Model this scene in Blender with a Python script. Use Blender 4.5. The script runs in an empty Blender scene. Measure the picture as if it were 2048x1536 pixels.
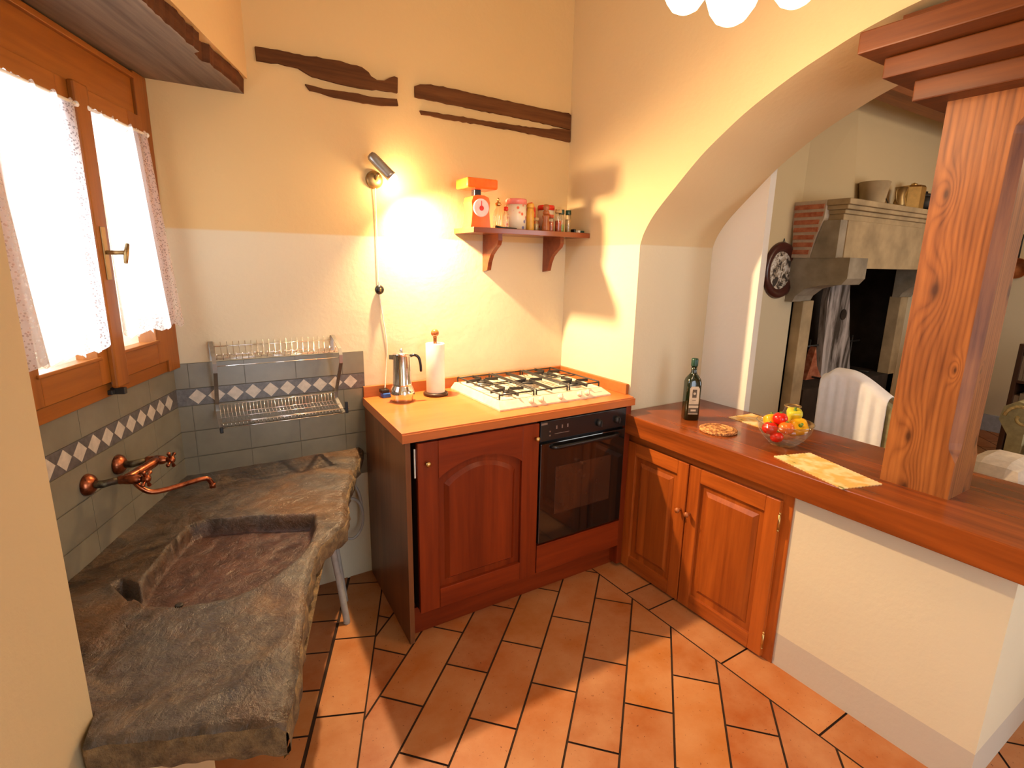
import bpy, bmesh, math, random
from mathutils import Vector, Matrix, noise
random.seed(7)
PI = math.pi
S = bpy.context.scene
COL = S.collection

# ------------------------------------------------------------------ camera
cd = bpy.data.cameras.new('camera'); cam = bpy.data.objects.new('camera', cd); COL.objects.link(cam)
cd.sensor_width = 36; cd.sensor_fit = 'HORIZONTAL'
cd.lens = 36 * 1068.2 / 2048
cd.clip_start = 0.02
yaw, pitch, roll = math.radians(32.2693), math.radians(-12.7308), math.radians(1.0047)
F = Vector((math.sin(yaw)*math.cos(pitch), math.cos(yaw)*math.cos(pitch), math.sin(pitch)))
R = Vector((math.cos(yaw), -math.sin(yaw), 0)); U = R.cross(F)
R2 = R*math.cos(roll) + U*math.sin(roll); U2 = U*math.cos(roll) - R*math.sin(roll)
m = Matrix((R2, U2, -F)).transposed().to_4x4()
m.translation = Vector((-1.8255, -2.3730, 1.4966))
cam.matrix_world = m
S.camera = cam

# ------------------------------------------------------------------ light
S.view_settings.view_transform = 'Standard'; S.view_settings.look = 'None'
S.view_settings.exposure = 0.10; S.view_settings.gamma = 1.0; S.view_settings.use_curve_mapping = False
w = bpy.data.worlds.new('sky'); S.world = w; w.use_nodes = True
w.node_tree.nodes['Background'].inputs[0].default_value = (0.80, 0.90, 1.0, 1)
w.node_tree.nodes['Background'].inputs[1].default_value = 4.5
S.cycles.use_denoising = True
S.cycles.max_bounces = 7; S.cycles.diffuse_bounces = 5; S.cycles.transparent_max_bounces = 12

def lamp(name, kind, loc, power, color, size=0.03, **kw):
    d = bpy.data.lights.new(name, kind); o = bpy.data.objects.new(name, d); COL.objects.link(o)
    o.location = loc; d.energy = power; d.color = color
    if kind in ('POINT', 'SPOT'): d.shadow_soft_size = size
    for k, v in kw.items(): setattr(d, k, v)
    return o
def aim(o, d): o.rotation_euler = Vector(d).to_track_quat('-Z', 'Y').to_euler()
def daylight(name, loc, d, sx, sy, power, color=(0.86, 0.93, 1.0)):
    o = lamp(name, 'AREA', loc, power, color); o.data.shape = 'RECTANGLE'; o.data.size = sx; o.data.size_y = sy
    aim(o, d); return o
WARM = (1.0, 0.68, 0.36)
# daylight coming in at the kitchen window and the far room's window
daylight('window_daylight', (-2.29, -0.33, 1.62), (0.919, -0.394, -0.25), 0.74, 0.80, 26, (.80, .90, 1.0))
daylight('rear_fill_light', (-1.0, -4.25, 1.35), (0.0, 1, 0.0), 0.9, 1.9, 5, (0.95, 0.93, 0.9))  # fill light added behind the camera; no door is known there
daylight('far_window_daylight', (2.6, -4.2, 1.5), (0.1, 1, -0.1), 1.4, 1.4, 16, (1.0, 0.86, 0.66))
lamp('far_fill_light', 'POINT', (2.6, -2.2, 2.3), 24, (1, .68, .38), 0.08)  # warm fill added to brighten the far room; no lamp hangs here

# ------------------------------------------------------------------ node helpers
class NT:
    def __init__(s, name):
        s.m = bpy.data.materials.new(name); s.m.use_nodes = True; s.t = s.m.node_tree
        s.b = s.t.nodes['Principled BSDF']; s.out = s.t.nodes['Material Output']; s.tc = None
    def n(s, ty, **kw):
        x = s.t.nodes.new(ty)
        for k, v in kw.items(): setattr(x, k, v)
        return x
    def l(s, a, b): s.t.links.new(a, b)
    def coord(s, kind='Object'):
        if not s.tc: s.tc = s.n('ShaderNodeTexCoord')
        return s.tc.outputs[kind]
    def mp(s, scale=(1, 1, 1), rot=(0, 0, 0), loc=(0, 0, 0)):
        x = s.n('ShaderNodeMapping'); x.inputs['Scale'].default_value = scale
        x.inputs['Rotation'].default_value = rot; x.inputs['Location'].default_value = loc
        s.l(s.coord(), x.inputs['Vector']); return x.outputs[0]
    def noise(s, vec, sc=5, det=4, rough=.55, dist=0):
        x = s.n('ShaderNodeTexNoise'); x.inputs['Scale'].default_value = sc; x.inputs['Detail'].default_value = det
        x.inputs['Roughness'].default_value = rough; x.inputs['Distortion'].default_value = dist
        s.l(vec, x.inputs['Vector']); return x.outputs[0]
    def ramp(s, fac, stops, interp='LINEAR'):
        x = s.n('ShaderNodeValToRGB'); e = x.color_ramp.elements; x.color_ramp.interpolation = interp
        e[0].position = stops[0][0]; e[0].color = (*stops[0][1], 1)
        e[1].position = stops[-1][0]; e[1].color = (*stops[-1][1], 1)
        for p, c in stops[1:-1]:
            q = e.new(p); q.color = (*c, 1)
        s.l(fac, x.inputs[0]); return x.outputs[0]
    def math(s, op, a, b=None):
        x = s.n('ShaderNodeMath', operation=op)
        for i, v in enumerate((a, b)):
            if v is None: continue
            if isinstance(v, (int, float)): x.inputs[i].default_value = v
            else: s.l(v, x.inputs[i])
        return x.outputs[0]
    def mix(s, fac, a, b, mode='MIX'):
        x = s.n('ShaderNodeMix', data_type='RGBA', blend_type=mode)
        for i, v in ((0, fac), (6, a), (7, b)):
            if isinstance(v, (int, float)): x.inputs[i].default_value = v
            elif isinstance(v, tuple): x.inputs[i].default_value = (*v, 1)
            else: s.l(v, x.inputs[i])
        return x.outputs[2]
    def bump(s, h, strength=.3, dist=.01):
        x = s.n('ShaderNodeBump'); x.inputs['Strength'].default_value = strength; x.inputs['Distance'].default_value = dist
        s.l(h, x.inputs['Height']); s.l(x.outputs[0], s.b.inputs['Normal'])
    def base(s, c):
        if isinstance(c, tuple): s.b.inputs['Base Color'].default_value = (*c, 1)
        else: s.l(c, s.b.inputs['Base Color'])
    def set(s, **kw):
        for k, v in kw.items(): s.b.inputs[k.replace('_', ' ')].default_value = v

def simple(name, c, rough=.5, metal=0., spec=.5, var=.12, sc=30, **kw):
    t = NT(name); f = t.noise(t.mp(), sc, 3)
    t.base(t.ramp(f, [(.3, tuple(x*(1-var) for x in c)), (.7, tuple(min(1, x*(1+var)) for x in c))]))
    t.set(Roughness=rough, Metallic=metal, **kw); t.b.inputs['Specular IOR Level'].default_value = spec
    return t.m

def plaster(name, lower, upper, zline=None, band=None, zband=.12):
    t = NT(name); v = t.mp(); f = t.noise(v, 1.3, 4, .5); g = t.noise(v, 45, 4, .6)
    sep = t.n('ShaderNodeSeparateXYZ'); geo = t.n('ShaderNodeNewGeometry'); t.l(geo.outputs['Position'], sep.inputs[0])
    z = sep.outputs['Z']
    c = t.mix(f, tuple(x*.93 for x in lower), lower)
    if zline:
        k = t.n('ShaderNodeMapRange'); t.l(z, k.inputs[0]); k.inputs[1].default_value = zline-.004; k.inputs[2].default_value = zline+.004
        u = t.mix(f, tuple(x*.9 for x in upper), upper)
        c = t.mix(k.outputs[0], c, u)
    if band:
        k = t.math('LESS_THAN', z, zband); c = t.mix(k, c, band)
    t.base(c); t.set(Roughness=.9); t.b.inputs['Specular IOR Level'].default_value = .15
    h = t.math('ADD', g, t.math('MULTIPLY', t.noise(v, 6, 3), 3.0)); t.bump(h, .25, .004)
    return t.m

def wood(name, dark, light, axis=2, rough=.3, grain=14, plank=0, coat=.0, knots=None, spec=.35, face=None, ringy=.5):
    """grain runs along axis; plank>0 lays staves of that width across"""
    t = NT(name); sc = [grain]*3; sc[axis] = grain*.07
    v = t.mp(tuple(sc))
    if knots:
        # bend the grain around knots given as (a, b, radius) in the plane across/along
        s = t.n('ShaderNodeSeparateXYZ'); t.l(t.coord(), s.inputs[0])
        a = t.math('ADD', s.outputs[face], s.outputs[0]); a = t.math('ADD', a, .085); b = s.outputs[axis]; acc = None; dk = None
        for (ka, kb, kr) in knots:
            da = t.math('SUBTRACT', a, ka); db = t.math('MULTIPLY', t.math('SUBTRACT', b, kb), .42)
            r2 = t.math('ADD', t.math('MULTIPLY', da, da), t.math('MULTIPLY', db, db))
            wgt = t.math('EXPONENT', t.math('MULTIPLY', r2, -1/(kr*kr*2.2)))
            acc = wgt if acc is None else t.math('ADD', acc, wgt)
            d2 = t.math('EXPONENT', t.math('MULTIPLY', r2, -1/(kr*kr*.16)))
            dk = d2 if dk is None else t.math('ADD', dk, d2)
        n1 = t.noise(t.mp((4, 4, .8)), 1, 1)
        g = t.math('ADD', t.math('MULTIPLY', n1, 5.0), t.math('MULTIPLY', acc, 3.2))
        g = t.math('ADD', g, t.math('MULTIPLY', a, 60.0))
        ring = t.math('ABSOLUTE', t.math('SINE', t.math('MULTIPLY', g, 3.0)))
        fine = t.noise(v, 3, 5, .6)
        f = t.math('ADD', t.math('MULTIPLY', ring, .19), t.math('MULTIPLY', fine, .84))
        c = t.ramp(f, [(.25, dark), (.75, light)])
        c = t.mix(t.math('MINIMUM', dk, .85), c, tuple(x*.35 for x in dark))
        h = f
    else:
        n1 = t.noise(v, 1.0, 6, .6, ringy)
        n2 = t.noise(v, 6, 3, .6)
        f = t.math('ADD', t.math('MULTIPLY', n1, .75), t.math('MULTIPLY', n2, .25))
        c = t.ramp(f, [(.33, dark), (.66, light)]); h = f
        if plank:
            s = t.n('ShaderNodeSeparateXYZ'); t.l(t.coord(), s.inputs[0])
            pa = face if face is not None else (0 if axis != 0 else 1)
            q = t.math('FLOOR', t.math('DIVIDE', s.outputs[pa], plank))
            wn = t.n('ShaderNodeTexWhiteNoise', noise_dimensions='1D'); t.l(q, wn.inputs['W'])
            c = t.mix(t.math('MULTIPLY', wn.outputs['Value'], .45), c, tuple(x*.55 for x in dark))
    t.base(c); t.set(Roughness=rough); t.b.inputs['Specular IOR Level'].default_value = spec
    t.b.inputs['Coat Weight'].default_value = coat; t.b.inputs['Coat Roughness'].default_value = .12
    t.bump(h, .15, .002)
    return t.m

def glass(name, tint=(1, 1, 1), amount=.12, rough=.02):
    """thin clear glass: mostly see-through with a mirror-like sheen"""
    t = NT(name); tr = t.n('ShaderNodeBsdfTransparent'); tr.inputs[0].default_value = (*tint, 1)
    gl = t.n('ShaderNodeBsdfGlossy'); gl.inputs['Roughness'].default_value = rough
    lw = t.n('ShaderNodeLayerWeight'); lw.inputs[0].default_value = .25
    mx = t.n('ShaderNodeMixShader'); t.l(t.math('ADD', t.math('MULTIPLY', lw.outputs['Fresnel'], .4), amount), mx.inputs[0])
    t.l(tr.outputs[0], mx.inputs[1]); t.l(gl.outputs[0], mx.inputs[2]); t.l(mx.outputs[0], t.out.inputs[0])
    return t.m

# ------------------------------------------------------------------ materials
M = {}
CREAM, YEL = (.68, .60, .43), (.68, .485, .235)
M['plaster_kitchen'] = plaster('plaster_kitchen', CREAM, YEL, 1.60)
M['plaster_arch'] = plaster('plaster_arch', (.68, .60, .43), (.68, .53, .31), 1.59)
M['plaster_far'] = plaster('plaster_far', (.68, .58, .40), (.68, .54, .32), 1.59)
M['plaster_pier'] = plaster('plaster_pier', (.74, .73, .69), (.74, .73, .69))
M['plaster_low'] = plaster('plaster_low', (.72, .635, .46), (.7, .6, .4), None, (.54, .47, .385), .135)
M['plaster_shaded'] = plaster('plaster_shaded', (.58, .45, .26), (.60, .43, .225), 1.60)  # same kitchen paint, darkened: shade of the near left side put into the colour
M['ceiling'] = plaster('ceiling_plaster', (.8, .74, .62), (.8, .74, .62))
M['timber_old'] = wood('old_dark_timber', (.045, .016, .006), (.15, .058, .018), 0, .85, 18, spec=.15)
M['timber_lintel'] = wood('lintel_board', (.075, .052, .036), (.27, .20, .135), 1, .75, 9, spec=.2)
M['timber_edge'] = wood('lintel_edge', (.045, .016, .007), (.12, .045, .016), 1, .85, 16, spec=.15)
M['win_wood'] = wood('window_pine', (.16, .044, .004), (.36, .115, .014), 2, .38, 10)
M['win_wood_h'] = wood('window_pine_rail', (.16, .044, .004), (.36, .115, .014), 1, .38, 10)
M['cab_v'] = wood('cabinet_cherry', (.12, .014, .003), (.32, .048, .008), 2, .36, 7, plank=.055, spec=.25)
M['cab_h'] = wood('cabinet_cherry_rail', (.12, .014, .003), (.28, .040, .007), 0, .36, 7, spec=.25)
M['side_panel'] = wood('cabinet_side_staves', (.10, .030, .010), (.26, .10, .035), 2, .35, 7, plank=.07, face=1)
M['pen_v'] = wood('chestnut_door', (.20, .036, .005), (.56, .135, .018), 2, .30, 8, plank=.062, face=1, coat=.15)
M['pen_f'] = wood('chestnut_frame', (.20, .036, .005), (.54, .128, .017), 2, .30, 9, coat=.15)
M['pen_h'] = wood('chestnut_rail', (.20, .036, .005), (.54, .128, .017), 1, .30, 9, coat=.15, ringy=1.5)
M['top_pen'] = wood('dark_waxed_walnut', (.08, .017, .004), (.35, .078, .012), 1, .22, 6, coat=.2, ringy=1.5)
M['worktop'] = wood('worktop_beech', (.44, .115, .026), (.57, .17, .044), 0, .34, 8, coat=.1)
M['splash'] = wood('worktop_edge', (.30, .095, .025), (.44, .15, .04), 0, .38, 8)
M['shelf'] = wood('shelf_mahogany', (.14, .03, .012), (.26, .065, .022), 0, .25, 8, coat=.3)
M['pillar'] = wood('pillar_larch', (.12, .030, .006), (.38, .130, .030), 2, .42, 16,
                   knots=[(.038, .633, .030), (.055, .91, .018), (.036, .168, .022), (.020, .0, .022), (-.05, .40, .010)], face=1)
M['capital'] = wood('capital_larch', (.070, .017, .004), (.185, .052, .010), 1, .42, 12)
M['beam_far'] = wood('ceiling_beam', (.16, .045, .010), (.34, .11, .025), 0, .5, 12)
M['dark_wood'] = wood('dark_furniture', (.025, .010, .006), (.06, .025, .012), 2, .35, 10)
M['black'] = simple('black_enamel', (.012, .012, .013), .25)
M['black_glass'] = simple('oven_glass', (.010, .008, .007), .06, spec=.8)
M['oven_window'] = simple('oven_window', (.045, .020, .012), .06, spec=.8)
M['black_iron'] = simple('cast_iron', (.02, .018, .017), .5)
M['soot'] = simple('soot', (.030, .019, .013), .95, var=.5, sc=5)
M['gap'] = simple('cabinet_shadow_gap', (.03, .012, .008), .8)
M['hob'] = simple('ivory_enamel', (.80, .68, .50), .22, coat=.3) if False else simple('ivory_enamel', (.74, .63, .47), .22)
M['burner'] = simple('burner_alloy', (.42, .36, .30), .4, .7)
M['chrome'] = simple('chrome', (.82, .80, .76), .12, 1.0, var=.03)
M['steel_dark'] = simple('brushed_steel', (.36, .34, .31), .35, .9)
M['brass'] = simple('brass', (.62, .42, .16), .32, 1.0)
M['old_brass'] = simple('aged_brass', (.36, .24, .10), .45, .9)
M['white'] = simple('white_plastic', (.8, .78, .72), .4)
M['paper'] = simple('white_paper', (.86, .83, .78), .85, var=.03)
M['orange'] = simple('orange_plastic', (.85, .16, .02), .18)
M['red'] = simple('red_plastic', (.70, .03, .015), .2)
M['pink'] = simple('pink_lid', (.78, .22, .18), .25)
M['dial'] = simple('scale_dial', (.80, .62, .60), .2)
M['pen_wood_knob'] = simple('turned_knob', (.36, .11, .03), .25)
M['blue'] = simple('blue_plastic', (.02, .10, .45), .4)
M['green_cap'] = simple('dark_green_cap', (.012, .05, .03), .3)
M['green'] = simple('green_herbs', (.25, .40, .06), .8, var=.5, sc=120)
M['spice_red'] = simple('red_spice', (.50, .09, .03), .8, var=.4, sc=120)
M['spice_tan'] = simple('tan_spice', (.55, .36, .16), .8, var=.3, sc=120)
M['yellow_tin'] = simple('amber_jar', (.72, .38, .05), .3)
M['bottle'] = simple('dark_green_glass', (.006, .012, .004), .07, spec=.8)
M['label'] = simple('cream_label', (.62, .50, .34), .7)
M['label_dark'] = simple('label_print', (.10, .07, .04), .7)
M['tomato'] = simple('tomato_red', (.72, .018, .008), .16, var=.15, sc=12)
M['tomato_orange'] = simple('tomato_orange', (.80, .16, .015), .16, var=.2, sc=12)
M['pepper'] = simple('yellow_pepper', (.85, .42, .012), .2, var=.1)
M['pepper_green'] = simple('green_yellow_pepper', (.62, .55, .04), .2, var=.2, sc=20)
M['stem'] = simple('green_stem', (.13, .24, .03), .5)
M['stone_grey'] = simple('grey_sandstone', (.30, .255, .19), .85, var=.3, sc=6)
M['stone_warm'] = simple('warm_sandstone', (.44, .33, .19), .85, var=.25, sc=5)
M['cloth_white'] = simple('white_throw', (.88, .88, .92), .9, var=.03)
M['cloth_cream'] = simple('cream_cover', (.62, .54, .45), .9)
M['olive'] = simple('olive_velvet', (.30, .26, .13), .8, var=.2)
M['gold_cloth'] = simple('gold_brocade', (.48, .36, .14), .6, var=.35, sc=60)
M['copper_pan'] = simple('copper_pan', (.62, .25, .12), .3, .9)
M['pipe'] = simple('grey_pipe', (.42, .38, .33), .5)
M['bb_far'] = simple('blue_grey_skirting', (.42, .44, .48), .7)
M['frame_dark'] = simple('dark_plate_rim', (.065, .016, .012), .3)
M['glassy'] = glass('clear_glass', (1, 1, 1), .03)
M['jar_glass'] = glass('jar_glass', (.95, .96, .93), .10)
M['pane'] = glass('window_pane', (1, 1, 1), .03)

def mk():
    # copper with dark patina
    t = NT('aged_copper'); v = t.mp(); f = t.noise(v, 45, 4, .6)
    t.base(t.ramp(f, [(.34, (.10, .03, .016)), (.62, (.50, .155, .07))])); t.set(Roughness=.30, Metallic=1.0); M['copper'] = t.m
    t = NT('patina_pipe'); f = t.noise(t.mp(), 60, 4)
    t.base(t.ramp(f, [(.4, (.05, .03, .018)), (.62, (.14, .13, .08))])); t.set(Roughness=.5, Metallic=.6); M['patina'] = t.m
    # terracotta floor: one colour per tile + speckle
    t = NT('terracotta_tiles'); a = t.n('ShaderNodeAttribute'); a.attribute_name = 'tint'
    v = t.mp(); f = t.noise(v, 5, 5, .6); g = t.noise(v, 160, 2, .5)
    c = t.mix(t.ramp(f, [(.3, (0, 0, 0)), (.75, (1, 1, 1))]), a.outputs['Color'], t.mix(.4, a.outputs['Color'], (.72, .45, .24)))
    sp = t.ramp(t.noise(v, 90, 2, .7), [(.26, (.25, .10, .05)), (.33, (1, 1, 1))])
    c = t.mix(1.0, c, sp, 'MULTIPLY'); t.base(c); t.set(Roughness=.42); t.b.inputs['Specular IOR Level'].default_value = .35
    t.bump(t.math('ADD', f, t.math('MULTIPLY', g, .2)), .2, .004); M['terracotta'] = t.m
    M['grout'] = simple('dark_grout', (.035, .014, .007), .9)
    # grey stone of the sink
    t = NT('sink_stone'); v = t.mp((1, 1, 1)); f = t.noise(v, 5, 7, .65, .8); g = t.noise(v, 22, 6, .7, .3); k = t.noise(v, 2.2, 3, .5)
    c = t.ramp(f, [(.30, (.030, .019, .012)), (.46, (.080, .051, .030)), (.56, (.085, .071, .060)), (.70, (.17, .115, .062))])
    c2 = t.ramp(g, [(.34, (.25, .20, .17)), (.58, (1.25, 1.15, 1.05))]); c = t.mix(.9, c, t.mix(1., c, c2, 'MULTIPLY'))
    c = t.mix(t.ramp(k, [(.45, (0, 0, 0)), (.62, (.65, .65, .65))]), c, (.082, .078, .074))
    c = t.mix(t.ramp(t.noise(t.mp((1, 1, 1), (0, 0, 0), (3, 1, 2)), 3.1, 4, .6, .5), [(.52, (0, 0, 0)), (.68, (.7, .7, .7))]), c, (.15, .075, .030))
    a = t.n('ShaderNodeAttribute'); a.attribute_name = 'basin'
    c = t.mix(a.outputs['Fac'], c, t.ramp(g, [(.35, (.036, .017, .013)), (.65, (.11, .052, .036))]))
    t.base(c); t.l(t.ramp(f, [(.3, (.24,)*3), (.7, (.46,)*3)]), t.b.inputs['Roughness']); t.b.inputs['Specular IOR Level'].default_value = .5
    t.bump(t.math('ADD', f, t.math('MULTIPLY', g, .8)), .8, .014); M['sink'] = t.m
    t = NT('broken_stone_edge'); v = t.mp(); f = t.noise(v, 26, 6, .7)
    t.base(t.ramp(f, [(.35, (.07, .042, .020)), (.65, (.24, .155, .07))])); t.set(Roughness=.85); t.bump(f, .9, .02); M['sink_edge'] = t.m
    # grey glazed wall tiles
    t = NT('grey_wall_tile'); v = t.mp(); f = t.noise(v, 9, 4)
    t.base(t.ramp(f, [(.3, (.165, .150, .108)), (.7, (.205, .185, .135))])); t.set(Roughness=.25); t.b.inputs['Specular IOR Level'].default_value = .5; M['tile'] = t.m
    M['tile_dark'] = simple('slate_diamond_ground', (.105, .095, .090), .3, var=.3, sc=70)
    M['tile_light'] = simple('pale_diamond', (.50, .44, .36), .3, var=.15, sc=50)
    M['tile_grout'] = simple('tile_grout', (.115, .10, .072), .9)
    # lace curtain
    t = NT('lace_curtain'); v = t.mp((1, 1, 1)); 
    df = t.n('ShaderNodeBsdfDiffuse'); df.inputs[0].default_value = (.85, .80, .76, 1)
    tl = t.n('ShaderNodeBsdfTranslucent'); tl.inputs[0].default_value = (.95, .93, .92, 1)
    tr = t.n('ShaderNodeBsdfTransparent')
    m1 = t.n('ShaderNodeMixShader'); m1.inputs[0].default_value = .6; t.l(df.outputs[0], m1.inputs[1]); t.l(tl.outputs[0], m1.inputs[2])
    a = t.n('ShaderNodeAttribute'); a.attribute_name = 'lace'
    vo = t.n('ShaderNodeTexVoronoi'); vo.inputs['Scale'].default_value = 150; t.l(v, vo.inputs['Vector'])
    hole = t.math('MULTIPLY', t.math('LESS_THAN', vo.outputs['Distance'], .36), a.outputs['Fac'])
    fac = t.math('ADD', t.math('MULTIPLY', hole, .40), .22)
    m2 = t.n('ShaderNodeMixShader'); t.l(fac, m2.inputs[0]); t.l(m1.outputs[0], m2.inputs[1]); t.l(tr.outputs[0], m2.inputs[2])
    t.l(m2.outputs[0], t.out.inputs[0]); M['lace'] = t.m
    # glowing glass of lit lamps
    t = NT('lit_frosted_glass'); t.base((.9, .85, .75)); t.set(Roughness=.4)
    t.b.inputs['Emission Color'].default_value = (1, .80, .52, 1); t.b.inputs['Emission Strength'].default_value = 2.6; M['shade'] = t.m
    t = NT('lit_bulb'); t.base((1, .9, .7)); t.b.inputs['Emission Color'].default_value = (1, .82, .5, 1)
    t.b.inputs['Emission Strength'].default_value = 22; M['bulb'] = t.m
    # brick of the chimney
    t = NT('old_brick'); f = t.noise(t.mp(), 25, 5)
    t.base(t.ramp(f, [(.35, (.36, .09, .04)), (.65, (.55, .20, .10))])); t.set(Roughness=.9); t.bump(f, .5, .01); M['brick'] = t.m
    M['mortar'] = simple('pale_mortar', (.55, .44, .33), .95)
    # placemats: straw yellow with little green sprigs
    t = NT('straw_placemat'); v = t.mp(); vo = t.n('ShaderNodeTexVoronoi'); vo.inputs['Scale'].default_value = 26
    t.l(t.mp((1, .45, 1), (0, 0, .5)), vo.inputs['Vector']); f = t.noise(v, 18, 2)
    c = t.ramp(f, [(.42, (.80, .46, .13)), (.58, (.86, .66, .36))])
    c = t.mix(t.ramp(vo.outputs['Distance'], [(.12, (1, 1, 1)), (.17, (0, 0, 0))]), c, (.20, .22, .05))
    t.base(c); t.set(Roughness=.8); M['mat'] = t.m
    t = NT('cork_trivet'); f = t.noise(t.mp(), 60, 3, .6, 1.5)
    t.base(t.ramp(f, [(.45, (.26, .085, .02)), (.55, (.68, .34, .12))])); t.set(Roughness=.7); t.bump(f, .5, .004); M['cork'] = t.m
    # picture under glass on the round plate, flowered tin, streaked fireback, book spines
    t = NT('plate_picture'); f = t.noise(t.mp(), 22, 4, .6, 1)
    t.base(t.ramp(f, [(.42, (.06, .05, .045)), (.50, (.45, .36, .27)), (.60, (.75, .72, .66))])); t.set(Roughness=.2); M['plate_pic'] = t.m
    t = NT('flowered_tin'); v = t.mp(); vo = t.n('ShaderNodeTexVoronoi'); vo.inputs['Scale'].default_value = 34; t.l(v, vo.inputs['Vector'])
    c = t.mix(t.ramp(vo.outputs['Distance'], [(.22, (1, 1, 1)), (.34, (0, 0, 0))]), (.80, .70, .52), t.ramp(t.noise(v, 11, 1), [(.42, (.80, .14, .06)), (.55, (.22, .22, .42))]))
    t.base(c); t.set(Roughness=.25); M['tin'] = t.m
    t = NT('scorched_slab'); f = t.noise(t.mp((9, 9, 1.2)), 1.3, 5, .6, .6)
    t.base(t.ramp(f, [(.36, (.06, .045, .035)), (.46, (.30, .26, .24)), (.60, (.60, .54, .52))])); t.set(Roughness=.9); M['scorch'] = t.m
    t = NT('book_spines'); vo = t.n('ShaderNodeTexWhiteNoise', noise_dimensions='1D'); s = t.n('ShaderNodeSeparateXYZ'); t.l(t.coord(), s.inputs[0])
    t.l(t.math('FLOOR', t.math('MULTIPLY', s.outputs[1], 28)), vo.inputs['W'])
    t.base(t.mix(.5, t.mix(vo.outputs['Value'], (.25, .06, .03), (.30, .32, .22)), (.12, .09, .06))); M['books'] = t.m
    t = NT('red_white_stripe'); s = t.n('ShaderNodeSeparateXYZ'); t.l(t.coord(), s.inputs[0])
    t.base(t.mix(t.math('GREATER_THAN', t.math('SINE', t.math('MULTIPLY', s.outputs[2], 160)), .2), (.45, .02, .02), (.7, .6, .5))); t.set(Roughness=.7); M['redwhite'] = t.m
mk()

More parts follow.
